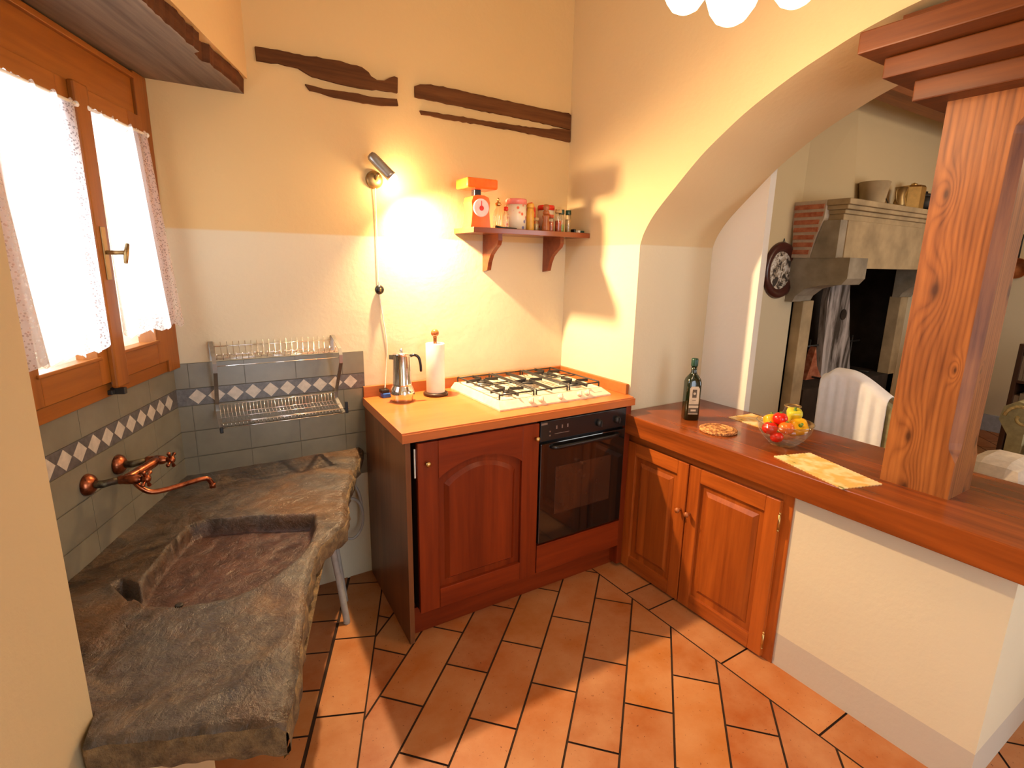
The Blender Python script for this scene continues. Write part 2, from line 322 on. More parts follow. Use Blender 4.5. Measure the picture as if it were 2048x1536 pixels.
# ------------------------------------------------------------------ mesh builder
def basis(p, q):
    z = (Vector(q)-Vector(p)).normalized(); x = z.orthogonal().normalized(); return x, z.cross(x), z
class MB:
    def __init__(s): s.bm = bmesh.new(); s.mi = 0
    def _f(s, vs, smooth=False):
        try:
            f = s.bm.faces.new(vs); f.material_index = s.mi; f.smooth = smooth; return f
        except ValueError: return None
    def box(s, x0, y0, z0, x1, y1, z1, bev=0, rotz=0, piv=None):
        r = bmesh.ops.create_cube(s.bm, size=1)['verts']
        for v in r: v.co = Vector(((x0+x1)/2+v.co.x*(x1-x0), (y0+y1)/2+v.co.y*(y1-y0), (z0+z1)/2+v.co.z*(z1-z0)))
        fs = {f for v in r for f in v.link_faces}
        for f in fs: f.material_index = s.mi
        if bev:
            es = {e for v in r for e in v.link_edges}
            o = bmesh.ops.bevel(s.bm, geom=list(es), offset=bev, segments=2, affect='EDGES', profile=.5)
            for f in o['faces']: f.material_index = s.mi
            r = list({v for f in o['faces'] for v in f.verts} | {v for v in r if v.is_valid})
        if rotz:
            c = Vector(piv or ((x0+x1)/2, (y0+y1)/2, 0)); bmesh.ops.rotate(s.bm, cent=c, matrix=Matrix.Rotation(rotz, 3, 'Z'), verts=[v for v in r if v.is_valid])
        return s
    def prism(s, pts, fn, d0, d1, smooth=False):
        """pts 2D outline (counter-clockwise either way), fn(u,v,d)->xyz, extruded d0..d1"""
        a = [s.bm.verts.new(fn(u, v, d0)) for u, v in pts]; b = [s.bm.verts.new(fn(u, v, d1)) for u, v in pts]
        s._f(a); s._f(b[::-1]); n = len(pts)
        for i in range(n): s._f([a[i], b[i], b[(i+1) % n], a[(i+1) % n]], smooth)
        return s
    def lathe(s, prof, c=(0, 0, 0), seg=24, axis=(0, 0, 1), smooth=True, caps=True, fl=None):
        ax = Vector(axis).normalized(); x = ax.orthogonal().normalized() if abs(ax.z) < .999 else Vector((1, 0, 0)); y = ax.cross(x); c = Vector(c)
        rows = []
        for (r, z) in prof:
            row = []
            for k in range(seg):
                t = 2*PI*k/seg; rr = r*(fl(t, z) if fl else 1)
                row.append(s.bm.verts.new(c+ax*z+x*(rr*math.cos(t))+y*(rr*math.sin(t))))
            rows.append(row)
        for a, b in zip(rows, rows[1:]):
            for k in range(seg): s._f([a[k], a[(k+1) % seg], b[(k+1) % seg], b[k]], smooth)
        if caps:
            if prof[0][0] > 1e-5: s._f(rows[0][::-1])
            if prof[-1][0] > 1e-5: s._f(rows[-1])
        return s
    def tube(s, pts, r, seg=8, closed=False, caps=True):
        pts = [Vector(p) for p in pts]; n = len(pts); rows = []; px = None
        for i, p in enumerate(pts):
            a = pts[(i-1) % n] if (i > 0 or closed) else p; b = pts[(i+1) % n] if (i < n-1 or closed) else p
            t = (b-a).normalized()
            x = t.orthogonal().normalized() if px is None else (px-t*px.dot(t)).normalized()
            px = x; y = t.cross(x); rr = r[i] if isinstance(r, (list, tuple)) else r
            rows.append([s.bm.verts.new(p+x*(rr*math.cos(2*PI*k/seg))+y*(rr*math.sin(2*PI*k/seg))) for k in range(seg)])
        prs = list(zip(rows, rows[1:]))+([(rows[-1], rows[0])] if closed else [])
        for a, b in prs:
            for k in range(seg): s._f([a[k], a[(k+1) % seg], b[(k+1) % seg], b[k]], True)
        if not closed and caps: s._f(rows[0][::-1]); s._f(rows[-1])
        return s
    def ball(s, c, r, sc=(1, 1, 1), seg=16, fn=None):
        o = bmesh.ops.create_uvsphere(s.bm, u_segments=seg, v_segments=max(8, seg*2//3), radius=1)['verts']
        for v in o:
            d = v.co.copy(); k = fn(d) if fn else 1
            v.co = Vector(c)+Vector((d.x*r*sc[0]*k, d.y*r*sc[1]*k, d.z*r*sc[2]*k))
        for f in {f for v in o for f in v.link_faces}: f.smooth = True; f.material_index = s.mi
        return s
    def grid(s, nu, nv, fn, smooth=True, thick=0):
        g = [[s.bm.verts.new(fn(i/nu, j/nv)) for j in range(nv+1)] for i in range(nu+1)]
        for i in range(nu):
            for j in range(nv): s._f([g[i][j], g[i+1][j], g[i+1][j+1], g[i][j+1]], smooth)
        return g
    def build(s, name, mat, parent=None, world=False, fixn=True):
        if fixn: bmesh.ops.recalc_face_normals(s.bm, faces=s.bm.faces)
        me = bpy.data.meshes.new(name); s.bm.to_mesh(me); s.bm.free()
        for k in (mat if isinstance(mat, (list, tuple)) else [mat]): me.materials.append(M[k])
        o = bpy.data.objects.new(name, me); COL.objects.link(o)
        if parent:
            o.parent = parent
            if world: me.transform(WM[parent.name].inverted())
            WM[o.name] = WM[parent.name]
        else: WM[o.name] = Matrix.Identity(4)
        return o
WM = {}
def thing(name, label, cat, loc=(0, 0, 0), rotz=0, group=None):
    o = bpy.data.objects.new(name, None); COL.objects.link(o); o.location = loc; o.rotation_euler = (0, 0, rotz)
    o.empty_display_size = .05
    WM[o.name] = Matrix.Translation(loc) @ Matrix.Rotation(rotz, 4, 'Z')
    o['label'] = label; o['category'] = cat
    if group: o['group'] = group
    return o
def tag(o, label, cat, group=None):
    o['label'] = label; o['category'] = cat
    if group: o['group'] = group
    return o
def struct(o): o['kind'] = 'structure'; return o
def solo(mb, name, mat, label, cat, group=None): return tag(mb.build(name, mat), label, cat, group)
def spline(pts, k=6):
    P = [Vector(p) for p in pts]; P = [P[0]]+P+[P[-1]]; out = []
    for i in range(1, len(P)-2):
        for j in range(k):
            t = j/k; a, b, c, d = P[i-1:i+3]
            out.append(.5*((2*b)+(-a+c)*t+(2*a-5*b+4*c-d)*t*t+(-a+3*b-3*c+d)*t**3))
    out.append(P[-2]); return out
XY = lambda u, v, d: (d, u, v)      # outline in (y,z), depth along x
XZ = lambda u, v, d: (u, d, v)      # outline in (x,z), depth along y
PL = lambda u, v, d: (u, v, d)      # outline in (x,y), depth along z

# left (window) wall frame: o = distance out from the inner wall, s = distance along it from the corner
LA = -math.radians(23.2055); LO = Vector((-1.857, 0, 0)); LWM = Matrix.Translation(LO) @ Matrix.Rotation(LA, 4, 'Z')
def lw(o, s, z): return LWM @ Vector((o, -s, z))

# ------------------------------------------------------------------ floor
def clip(poly, planes):
    for (a, b, c) in planes:          # keep a*x+b*y <= c
        out = []
        for i in range(len(poly)):
            p, q = poly[i], poly[(i+1) % len(poly)]; dp = a*p[0]+b*p[1]-c; dq = a*q[0]+b*q[1]-c
            if dp <= 0: out.append(p)
            if (dp < 0 < dq) or (dq < 0 < dp):
                t = dp/(dp-dq); out.append((p[0]+t*(q[0]-p[0]), p[1]+t*(q[1]-p[1])))
        poly = out
        if len(poly) < 3: return None
    return poly
def build_floor():
    b = MB(); lay = b.bm.loops.layers.color.new('tint')
    g = .0036
    def put(poly, light=0):
        k = random.random(); k2 = random.random()
        c = (.60+.10*k, .30+.10*k+.03*k2, .115+.07*k, 1)
        if light: c = (.58, .30, .16, 1)
        vs = [b.bm.verts.new((x, y, 0)) for x, y in poly]; f = b._f(vs)
        if f:
            for l in f.loops: l[lay] = c
    ux, uy = math.cos(math.radians(-137.1)), math.sin(math.radians(-137.1))
    nx, ny = -uy, ux                    # column offset v = ux*y - uy*x
    def field(planes, light=0, lo=-25, hi=40):
        for k in range(lo, hi):
            v0 = -.178+.1668*k+g; v1 = v0+.1668-2*g
            t0 = (.135 if k % 2 == 0 else .345)+(.112-.135)*0
            for j in range(-14, 16):
                ta = t0+.394*j+g; tb = ta+.394-2*g
                quad = [(ux*t+nx*v, uy*t+ny*v) for t, v in ((ta, v0), (tb, v0), (tb, v1), (ta, v1))]
                p = clip(quad, planes)
                if p: put(p, light)
    c, s = .9191, .3940                  # left wall normal (c,-s), along (-s,-c)
    field([(1, 0, -.178), (-c, s, .974-.0), (0, -1, 4.3), (0, 1, .05)])
    field([(-1, 0, -.003), (0, 1, -1.9), (1, 0, .60), (0, -1, 4.3)]); field([(-1, 0, .172), (0, 1, -2.066), (1, 0, -.003), (0, -1, 4.3)])
    field([(-1, 0, -.606), (1, 0, 4.8), (0, 1, .2), (0, -1, 4.4)])
    ys = [.0, -.41, -.79, -.93, -1.31, -1.687, -2.06]
    for a, d in zip(ys, ys[1:]): put([(-.172, a-g), (.05, a-g), (.05, d+g), (-.172, d+g)])
    def lp(o, t): return (c*o-s*t, -s*o-c*t)        # o = n.P, t = D.P
    for j in range(-4, 9):
        t = .936+.385*j; q = [lp(-1.135, t+g), lp(-.98, t+g), lp(-.98, t+.385-g), lp(-1.135, t+.385-g)]
        p = clip(q, [(0, 1, .02)]);  p and put(p)
        for h in (0, .192):
            q = [lp(-1.60, t-.121+h+g), lp(-1.147, t-.121+h+g), lp(-1.147, t-.121+h+.192-g), lp(-1.60, t-.121+h+.192-g)]
            p = clip(q, [(0, 1, .02)]);  p and put(p)
    n = len(b.bm.faces)
    b.mi = 1
    vs = [b.bm.verts.new(p) for p in ((-3.6, -4.4, -.004), (4.9, -4.4, -.004), (4.9, .8, -.004), (-3.6, .8, -.004))]; b._f(vs)
    vs2 = [b.bm.verts.new(p) for p in ((-3.6, -4.4, -.06), (4.9, -4.4, -.06), (4.9, .8, -.06), (-3.6, .8, -.06))]; b._f(vs2[::-1])
    struct(b.build('floor', ['terracotta', 'grout'], fixn=False))
build_floor()

# ------------------------------------------------------------------ room shell
CZ = 3.15
struct(MB().box(-3.4, 0, -.05, .506, .25, CZ).build('wall_back', 'plaster_kitchen'))
def arch_wall():
    right = [(-.553, 0), (-.553, 1.588), (-.575, 1.645), (-.631, 1.722), (-.735, 1.820), (-.85, 1.922), (-.955, 1.995), (-1.055, 2.055), (-1.20, 2.122), (-1.32, 2.165), (-1.42, 2.195), (-1.55, 2.220), (-1.68, 2.228)]
    sp = right[:2]+[(v.y, v.z) for v in spline([(0, a, c) for a, c in right[1:]], 5)][1:]
    left = [(-3.36-y, z) for y, z in sp[::-1]][1:]
    arc = sp+left
    b = MB(); n = len(arc)
    fr = [b.bm.verts.new((0, y, z)) for y, z in arc]; bk = [b.bm.verts.new((.506, y, z)) for y, z in arc]
    for i in range(n-1): b._f([fr[i], fr[i+1], bk[i+1], bk[i]], False)
    for x, row in ((0, fr), (.506, bk)):
        t = [b.bm.verts.new((x, y, CZ)) for y, z in arc]
        for i in range(1, n-2): b._f([row[i], row[i+1], t[i+1], t[i]])
        for ye, e, te in ((.0, 0, t), (-4.3, n-1, t)):
            q = [b.bm.verts.new((x, ye, 0)), b.bm.verts.new((x, ye, CZ))]
            if e == 0: b._f([row[0], q[0], q[1], t[1], row[1]])
            else: b._f([row[n-1], q[0], q[1], t[n-2], row[n-2]])
    bmesh.ops.remove_doubles(b.bm, verts=b.bm.verts, dist=1e-5)
    struct(b.build('wall_right', 'plaster_arch'))
arch_wall()
struct(MB().box(.507, -.828, 0, .55, .12, CZ).build('wall_pier', 'plaster_pier'))
# window wall: inner wall with the window opening, the thick near part and the part above the lintel
b = MB()
def lbox(b, o0, s0, z0, o1, s1, z1):
    vs = []
    for z in (z0, z1):
        for (o, s) in ((o0, s0), (o1, s0), (o1, s1), (o0, s1)): vs.append(b.bm.verts.new(lw(o, s, z)))
    for q in ((0, 1, 2, 3), (7, 6, 5, 4), (0, 4, 5, 1), (1, 5, 6, 2), (2, 6, 7, 3), (3, 7, 4, 0)): b._f([vs[i] for i in q])
lbox(b, -.22, -.03, 0, 0, 1.25, 1.088)                    # below the window
lbox(b, -.22, .88, 1.088, 0, 1.25, 2.09)                  # beside it
lbox(b, -.22, -.05, 2.085, 0.0, 1.25, CZ)
struct(b.build('wall_left', 'plaster_kitchen'))
b = MB(); lbox(b, -.22, 1.212, 0, .325, 3.6, CZ)
struct(b.build('wall_left_near', 'plaster_shaded'))
b = MB()
vs = [b.bm.verts.new(p) for z in (2.146, CZ) for p in (lw(0, -.02, z), Vector((-1.51, .0, z)), lw(.32, 1.25, z), lw(0, 1.25, z))]
for q in ((0, 1, 2, 3), (7, 6, 5, 4), (0, 4, 5, 1), (1, 5, 6, 2), (2, 6, 7, 3), (3, 7, 4, 0)): b._f([vs[i] for i in q])
struct(b.build('wall_left_upper', 'plaster_kitchen'))
# rear wall with an added opening for the rear fill light, and the far room
b = MB(); b.box(-3.6, -4.45, 0, -1.5, -4.3, CZ); b.box(-.5, -4.45, 0, .506, -4.3, CZ); b.box(-1.5, -4.45, 2.35, -.5, -4.3, CZ)
struct(b.build('wall_rear', 'plaster_kitchen'))
struct(MB().box(.52, .10, 0, 2.42, .25, 2.80).box(4.32, .10, 0, 4.85, .25, 2.8).box(2.42, .10, 1.60, 4.32, .25, 2.8).build('wall_fireplace', 'plaster_far'))
struct(MB().box(4.70, -4.4, 0, 4.85, .10, 2.80).build('wall_far', 'plaster_far'))
b = MB(); b.box(.506, -4.45, 0, 1.8, -4.3, 2.8); b.box(3.4, -4.45, 0, 4.7, -4.3, 2.8); b.box(1.8, -4.45, 0, 3.4, -4.3, .8); b.box(1.8, -4.45, 2.3, 3.4, -4.3, 2.8)
struct(b.build('wall_far_front', 'plaster_far'))
struct(MB().box(-3.5, -4.4, CZ, .506, .2, CZ+.1).build('ceiling', 'ceiling'))
struct(MB().box(.506, -4.4, 2.80, 4.8, .2, 2.9).build('ceiling_far', 'ceiling'))
struct(MB().box(4.685, -4.3, 0, 4.70, .10, .16, .003).build('baseboard_far', 'bb_far'))
struct(MB().box(.0, -2.02, 0, .52, -1.408, .714).build('wall_low', 'plaster_low'))

# ------------------------------------------------------------------ tiled splashback of the sink
def tile_wall(name, fn, length, ztop, x0=0, phase=0.0):
    b = MB(); b.mi = 1
    b.prism([(x0, .52), (length, .52), (length, ztop), (x0, ztop)], fn, .0, .004)
    b.mi = 0
    rows = [(.52, .616), (.6185, .7225), (.725, .8285), (.831, .932), (1.002, ztop)]
    W = .195
    for ri, (za, zb) in enumerate(rows):
        k = -1
        while x0+k*W+phase < length:
            a = max(x0, x0+k*W+phase+.0008); c = min(length, x0+(k+1)*W+phase-.0008); k += 1
            if c-a > .01: b.prism([(a, za+.0008), (c, za+.0008), (c, zb-.0008), (a, zb-.0008)], fn, .0035, .0062)
    b.mi = 2; b.prism([(x0, .934), (length, .934), (length, 1.0), (x0, 1.0)], fn, .003, .0062)
    b.mi = 3; d = .0662; n = int((length-x0)/d)+2
    for i in range(n):
        cx = x0+phase*0+d*(i+.09)
        if cx-.029 < x0 or cx+.029 > length:
            if not (cx-.031 < length): continue
            if cx+.029 > length:
                b.prism([(cx-.030, .967), (length, .967-.029*(1-(length-cx)/.03)*1.0 if length > cx else .955), (length, .967+.029*(1-(length-cx)/.03) if length > cx else .979)], fn, .006, .0070) if False else None
            continue
        b.prism([(cx-.030, .967), (cx, .9375), (cx+.030, .967), (cx, .9965)], fn, .006, .0070)
    struct(b.build(name, ['tile', 'tile_grout', 'tile_dark', 'tile_light']))
tile_wall('trim_1', lambda u, v, d: (-1.857+u, -d, v), .731, 1.100, 0.0, .05)
tile_wall('trim_2', lambda u, v, d: tuple(lw(d, u, v)), 1.21, 1.0865, 0.0, .0)

# ------------------------------------------------------------------ window
win = thing('window_1', 'x', 'x', lw(0, .4, 1.088), LA); del win['label']; del win['category']; win['kind'] = 'structure'
def lpart(b, name, mat, par): return b.build(name, mat, par, world=True)
def lb(o0, s0, z0, o1, s1, z1, bev=.002):
    b = MB(); b.box(min(o0, o1), -max(s0, s1), z0, max(o0, o1), -min(s0, s1), z1, bev); b.bm.transform(LWM); return b
def frm(parts, name, mat, par, bev=.002):
    b = MB()
    for (o0, s0, z0, o1, s1, z1) in parts: b.box(o0, -s1, z0, o1, -s0, z1, bev)
    b.bm.transform(LWM); return b.build(name, mat, par, world=True)
for q in ((-.05, .0, 1.088, .030, .084, 2.088), (-.05, .832, 1.088, .022, .88, 2.088)): frm([q], 'window_frame_post', 'win_wood', win)
frm([(-.05, .084, 1.088, .0215, .832, 1.128)], 'window_frame_rail', 'win_wood_h', win)
frm([(-.05, .084, 1.952, .020, .832, 2.088), (.018, .084, 2.062, .034, .832, 2.078)], 'window_frame_rail', 'win_wood_h', win)
for nm, s0, s1 in (('right', .086, .437), ('left', .440, .830)):
    l0, l1 = (.170, .400) if nm == 'right' else (.512, .750)
    sash = frm([(-.02, s0, 1.134, .038, l0, 1.948), (-.02, l1, 1.134, .038, s1, 1.948), (-.018, l0-.004, 1.136, .030, l1+.004, 1.205), (-.018, l0-.004, 1.895, .030, l1+.004, 1.945)], 'window_sash', 'win_wood', win)
    frm([(-.019, l0, 1.134, .038, l1, 1.210), (.034, l0-.012, 1.206, .044, l1+.012, 1.216)], 'sash_rail', 'win_wood_h', sash)
    frm([(-.019, l0, 1.890, .038, l1, 1.948)], 'sash_rail', 'win_wood_h', sash)
    frm([(-.003, l0-.005, 1.20, .001, l1+.005, 1.90)], 'pane', 'pane', sash, 0)
frm([(.036, .402, 1.115, .056, .468, 1.950)], 'astragal', 'win_wood', win, .006)
frm([(.020, .432, 1.092, .060, .448, 1.112), (.02, .412, 1.094, .034, .464, 1.108)], 'floor_bolt', 'black_iron', win)
hd = frm([(.055, .425, 1.430, .060, .447, 1.578)], 'handle_plate', 'old_brass', win)
b = MB(); b.tube([lw(.058, .436, 1.507), lw(.085, .436, 1.507), lw(.108, .434, 1.508)], .006); b.tube([lw(.108, .418, 1.532), lw(.110, .434, 1.508), lw(.112, .448, 1.478)], [.005, .007, .005])
b.build('handle', 'old_brass', hd, world=True)

def curtain(label, s_top, s_bot, ztop, zbot, seed, edges, bulge):
    root = thing('lace_curtain', label, 'curtain', lw(.06, (s_top[0]+s_top[1])/2, zbot), LA)
    b = MB(); lay = b.bm.verts.layers.float.new('lace'); NU, NV = 90, 70
    g = []
    for i in range(NU+1):
        u = i/NU; row = []
        for j in range(NV+1):
            v = j/NV; s0 = s_top[0]+(s_bot[0]-s_top[0])*v; s1 = s_top[1]+(s_bot[1]-s_top[1])*v; s = s0+(s1-s0)*u
            amp = .006+.012*v; o = .050+.020*v+amp*math.sin(u*PI*edges+seed)+.006*math.sin(u*37+seed*3)+bulge(u, v)
            zig = .5+.5*abs(((u*9) % 1)*2-1); z = ztop+.012*(1-v)*abs(math.sin(u*50))-(ztop-zbot)*v*(1-.045*zig*max(0, (v-.75)/.25))
            ve = b.bm.verts.new(lw(o, s, z)); e = min(u, 1-u); ve[lay] = 1.0 if (e < .13 or v > .90 or v < .03) else .12
            row.append(ve)
        g.append(row)
    for i in range(NU):
        for j in range(NV): b._f([g[i][j], g[i+1][j], g[i+1][j+1], g[i][j+1]], True)
    b.build('lace_panel', 'lace', root, world=True)
    b = MB(); z = ztop+.003; a, c = s_top
    b.tube([lw(.052, a-.012, z), lw(.052, c+.012, z)], .0045); b.ball(lw(.052, a-.014, z), .008, seg=10); b.ball(lw(.052, c+.014, z), .008, seg=10)
    b.build('curtain_rod', 'white', root, world=True)
curtain('white lace-edged half curtain on the right-hand window sash next to the corner', (.105, .400), (.085, .420), 1.888, 1.240, .6, 7, lambda u, v: .010*v*(1-u))
curtain('white lace-edged half curtain on the left-hand window sash, wider of the two', (.478, .865), (.530, .865), 1.886, 1.225, 2.1, 9, lambda u, v: .02*v*u)

# ------------------------------------------------------------------ lintel board over the window niche
lt = thing('window_lintel', 'dark rough old timber lintel board above the window recess', 'beam', lw(.15, .3, 2.09), LA)
b = MB(); NS = 90; tops = []; bots = []; inn = []; inb = []
for i in range(NS+1):
    s = -.02+1.25*i/NS
    e = .305+.010*noise.noise(Vector((s*9, 1, 0)))+.006*noise.noise(Vector((s*38, 2, 0))) - (.020 if .20 < s < .28 else 0)
    if i == 0:
        e = .300
    zt = 2.143+.006*noise.noise(Vector((s*22, 5, 0)))
    ob = e; it = -.0
    bots.append(b.bm.verts.new(lw(ob, s-.4287*ob*max(0, 1-(s+.02)/.16), 2.092))); tops.append(b.bm.verts.new(lw(ob+.004, s-.4287*ob*max(0, 1-(s+.02)/.16), zt)))
    inn.append(b.bm.verts.new(lw(it, s+.008, 2.092))); inb.append(b.bm.verts.new(lw(it, s+.008, 2.14)))
for i in range(NS):
    b.mi = 0; b._f([inn[i], inn[i+1], bots[i+1], bots[i]]); b._f([inb[i], tops[i], tops[i+1], inb[i+1]])
    b.mi = 1; b._f([bots[i], bots[i+1], tops[i+1], tops[i]])
b._f([inn[0], bots[0], tops[0], inb[0]]); b._f([inn[-1], inb[-1], tops[-1], bots[-1]])
b.build('board', ['timber_lintel', 'timber_edge'], lt, world=True)

# ------------------------------------------------------------------ timbers bedded in the back wall
def bedded(label, up, lo):
    outline = [(x, z) for x, z in up]+[(x, z) for x, z in lo[::-1]]; den = []
    for i in range(len(outline)):
        a = Vector(outline[i]); c = Vector(outline[(i+1) % len(outline)]); n = max(1, int((c-a).length/.02))
        for k in range(n):
            p = a.lerp(c, k/n); den.append((p.x+.003*noise.noise(Vector((p.x*60, p.y*60, 1))), p.y+.004*noise.noise(Vector((p.x*45, p.y*45, 7)))))
    b = MB(); b.prism(den, XZ, -.012, .02)
    solo(b, 'bedded_timber', 'timber_old', label, 'beam', 'old timbers bedded in the back wall')
bedded('thick dark timber bedded high in the plaster, left of the gap, nearest the window',
       [(-1.475, 2.260), (-1.40, 2.262), (-1.30, 2.262), (-1.19, 2.268), (-1.08, 2.263), (-1.055, 2.250), (-1.045, 2.235), (-1.02, 2.225), (-.99, 2.228), (-.965, 2.244), (-.945, 2.252), (-.93, 2.250)],
       [(-1.475, 2.210), (-1.40, 2.216), (-1.33, 2.214), (-1.28, 2.192), (-1.20, 2.186), (-1.10, 2.184), (-1.0, 2.190), (-.932, 2.192)])
bedded('thin dark timber sliver below the left thick timber in the back wall',
       [(-1.305, 2.162), (-1.24, 2.156), (-1.14, 2.160), (-1.04, 2.158), (-.935, 2.168)],
       [(-1.29, 2.143), (-1.20, 2.132), (-1.10, 2.130), (-1.0, 2.132), (-.93, 2.143)])
bedded('long thick dark timber bedded in the back wall, reaching the right corner',
       [(-.853, 2.232), (-.83, 2.243), (-.78, 2.250), (-.70, 2.252), (-.6, 2.250), (-.45, 2.248), (-.3, 2.246), (-.2, 2.245), (-.1, 2.246), (-.02, 2.248), (-.004, 2.24)],
       [(-.853, 2.188), (-.7, 2.186), (-.5, 2.184), (-.3, 2.182), (-.15, 2.178), (-.004, 2.172)])
bedded('long thin dark timber widening to the right corner under the long thick one',
       [(-.832, 2.140), (-.7, 2.142), (-.5, 2.144), (-.3, 2.148), (-.16, 2.154), (-.10, 2.166), (-.004, 2.170)],
       [(-.822, 2.124), (-.7, 2.122), (-.5, 2.124), (-.3, 2.122), (-.15, 2.118), (-.004, 2.112)])

# ------------------------------------------------------------------ stone sink
def in_poly(p, poly):
    x, y = p; c = False
    for i in range(len(poly)):
        (x1, y1), (x2, y2) = poly[i], poly[i-1]
        if (y1 > y) != (y2 > y) and x < (x2-x1)*(y-y1)/(y2-y1)+x1: c = not c
    return c
def dseg(p, a, c):
    p, a, c = Vector(p), Vector(a), Vector(c); t = max(0, min(1, (p-a).dot(c-a)/max(1e-9, (c-a).length_squared))); return (p-(a+(c-a)*t)).length
def dpoly(p, poly):
    d = min(dseg(p, poly[i-1], poly[i]) for i in range(len(poly))); return -d if in_poly(p, poly) else d
def sst(a, c, x): t = max(0, min(1, (x-a)/(c-a))); return t*t*(3-2*t)
def stone_sink():
    root = thing('stone_sink', 'worn grey stone sink slab with a shallow carved basin under the window', 'sink', lw(.3, .6, .575), LA)
    BP = [(.83, .215), (.72, .19), (.56, .185), (.44, .19), (.405, .23), (.398, .40), (.402, .570), (.50, .592), (.60, .595), (.68, .58), (.78, .535), (.845, .44), (.865, .34), (.858, .25)]
    CH = [(.80, .235), (.84, .205), (.76, .125), (.735, .135), (.75, .165)]
    b = MB(); lay = b.bm.verts.layers.float.new('basin'); NO, NSs = 118, 236; g = []
    for i in range(NO+1):
        u = i/NO; row = []
        for j in range(NSs+1):
            v = j/NSs
            oE0 = .652+(.012*noise.noise(Vector((v*9, 3, 0)))+.006*noise.noise(Vector((v*40, 8, 0))))
            s_ = -.28+v*1.555
            oE0 += .028*sst(.25, .42, s_)*(1-sst(.42, .62, s_)) - .022*sst(.45, .62, s_)*(1-sst(.75, 1.0, s_)) + .035*sst(.9, 1.27, s_)
            o = .006+u*(oE0-.006)
            s0 = -.4287*o+.006; s1 = (1.209 if o < .322 else 1.209+.068*min(1, (o-.322)/.02))+.006*noise.noise(Vector((o*30, 9, 1)))
            s = s0+(s1-s0)*v
            d = dpoly((s, o), BP); dc = dpoly((s, o), CH)
            wide = .008+.014*sst(.35, .58, o)
            k = 1-sst(-wide, .004, d); depth = -.052*k-.006*sst(0, .12, -d)
            kc = 1-sst(-.012, .004, dc); depth = min(depth, -.045*kc)
            # shallow drainer hollow towards the near end and round dimple at the far end
            rr = math.hypot((s-.99)/.22, (o-.42)/.20); depth -= .010*(1-sst(.85, 1.12, rr))*(1-k)
            re = math.hypot((s-.295)/.045, (o-.485)/.085); depth -= .003*(1-sst(.8, 1.05, re))
            z = .650+depth+.0035*noise.noise(Vector((s*7, o*7, 0)))+.0018*noise.noise(Vector((s*26, o*26, 4)))
            edge = min((1-u)*.62, 1.0); z -= .012*(1-sst(0, .016, (1-u)*.65)); z -= .010*(1-sst(0, .012, (1-v)*1.5)) if o > .32 else 0
            ve = b.bm.verts.new(lw(o, s, z)); ve[lay] = min(1, k); row.append(ve)
        g.append(row)
    for i in range(NO):
        for j in range(NSs): b._f([g[i][j], g[i+1][j], g[i+1][j+1], g[i][j+1]], True)
    b.mi = 1
    def skirt(line, dirs):
        prev = line
        for n_, zz in enumerate((.628, .604, .588, .570)):
            cur = []
            for q, vv in enumerate(line):
                c = vv.co; off = dirs*(.004+.010*noise.noise(Vector((c.x*24, c.y*24, zz*40)))-.012*(n_ == 3))
                cur.append(b.bm.verts.new((c.x+off.x, c.y+off.y, zz+(.006*noise.noise(Vector((c.x*9, c.y*9, 2)))) )))
            for q in range(len(line)-1): b._f([prev[q], prev[q+1], cur[q+1], cur[q]], True)
            prev = cur
        return prev
    N = Vector((math.cos(LA), math.sin(LA), 0)); T = Vector((math.sin(LA), -math.cos(LA), 0))
    f_ = skirt(g[NO], N); n_ = skirt([g[i][NSs] for i in range(NO+1)], T)
    k_ = [g[0][0].co, g[0][NSs].co]
    vs = [b.bm.verts.new(p) for p in (lw(.006, .0, .572), lw(.006, 1.205, .572), lw(.33, 1.27, .572), lw(.68, 1.262, .572), lw(.63, .6, .572), lw(.64, -.26, .572))]; b._f(vs)
    b.build('slab', ['sink', 'sink_edge'], root, world=True, fixn=True)
    # low dark waste stopper mark at the corner of the basin
    b = MB(); p = lw(.30, .80, .597); b.lathe([(.010, 0), (.010, .003), (.006, .004), (.0, .003)], p, 16); b.build('drain', 'black_iron', root, world=True)
stone_sink()
b = MB(); lbox(b, .01, .98, 0, .42, 1.205, .570)
struct(b.build('wall_sink_support', 'plaster_shaded'))

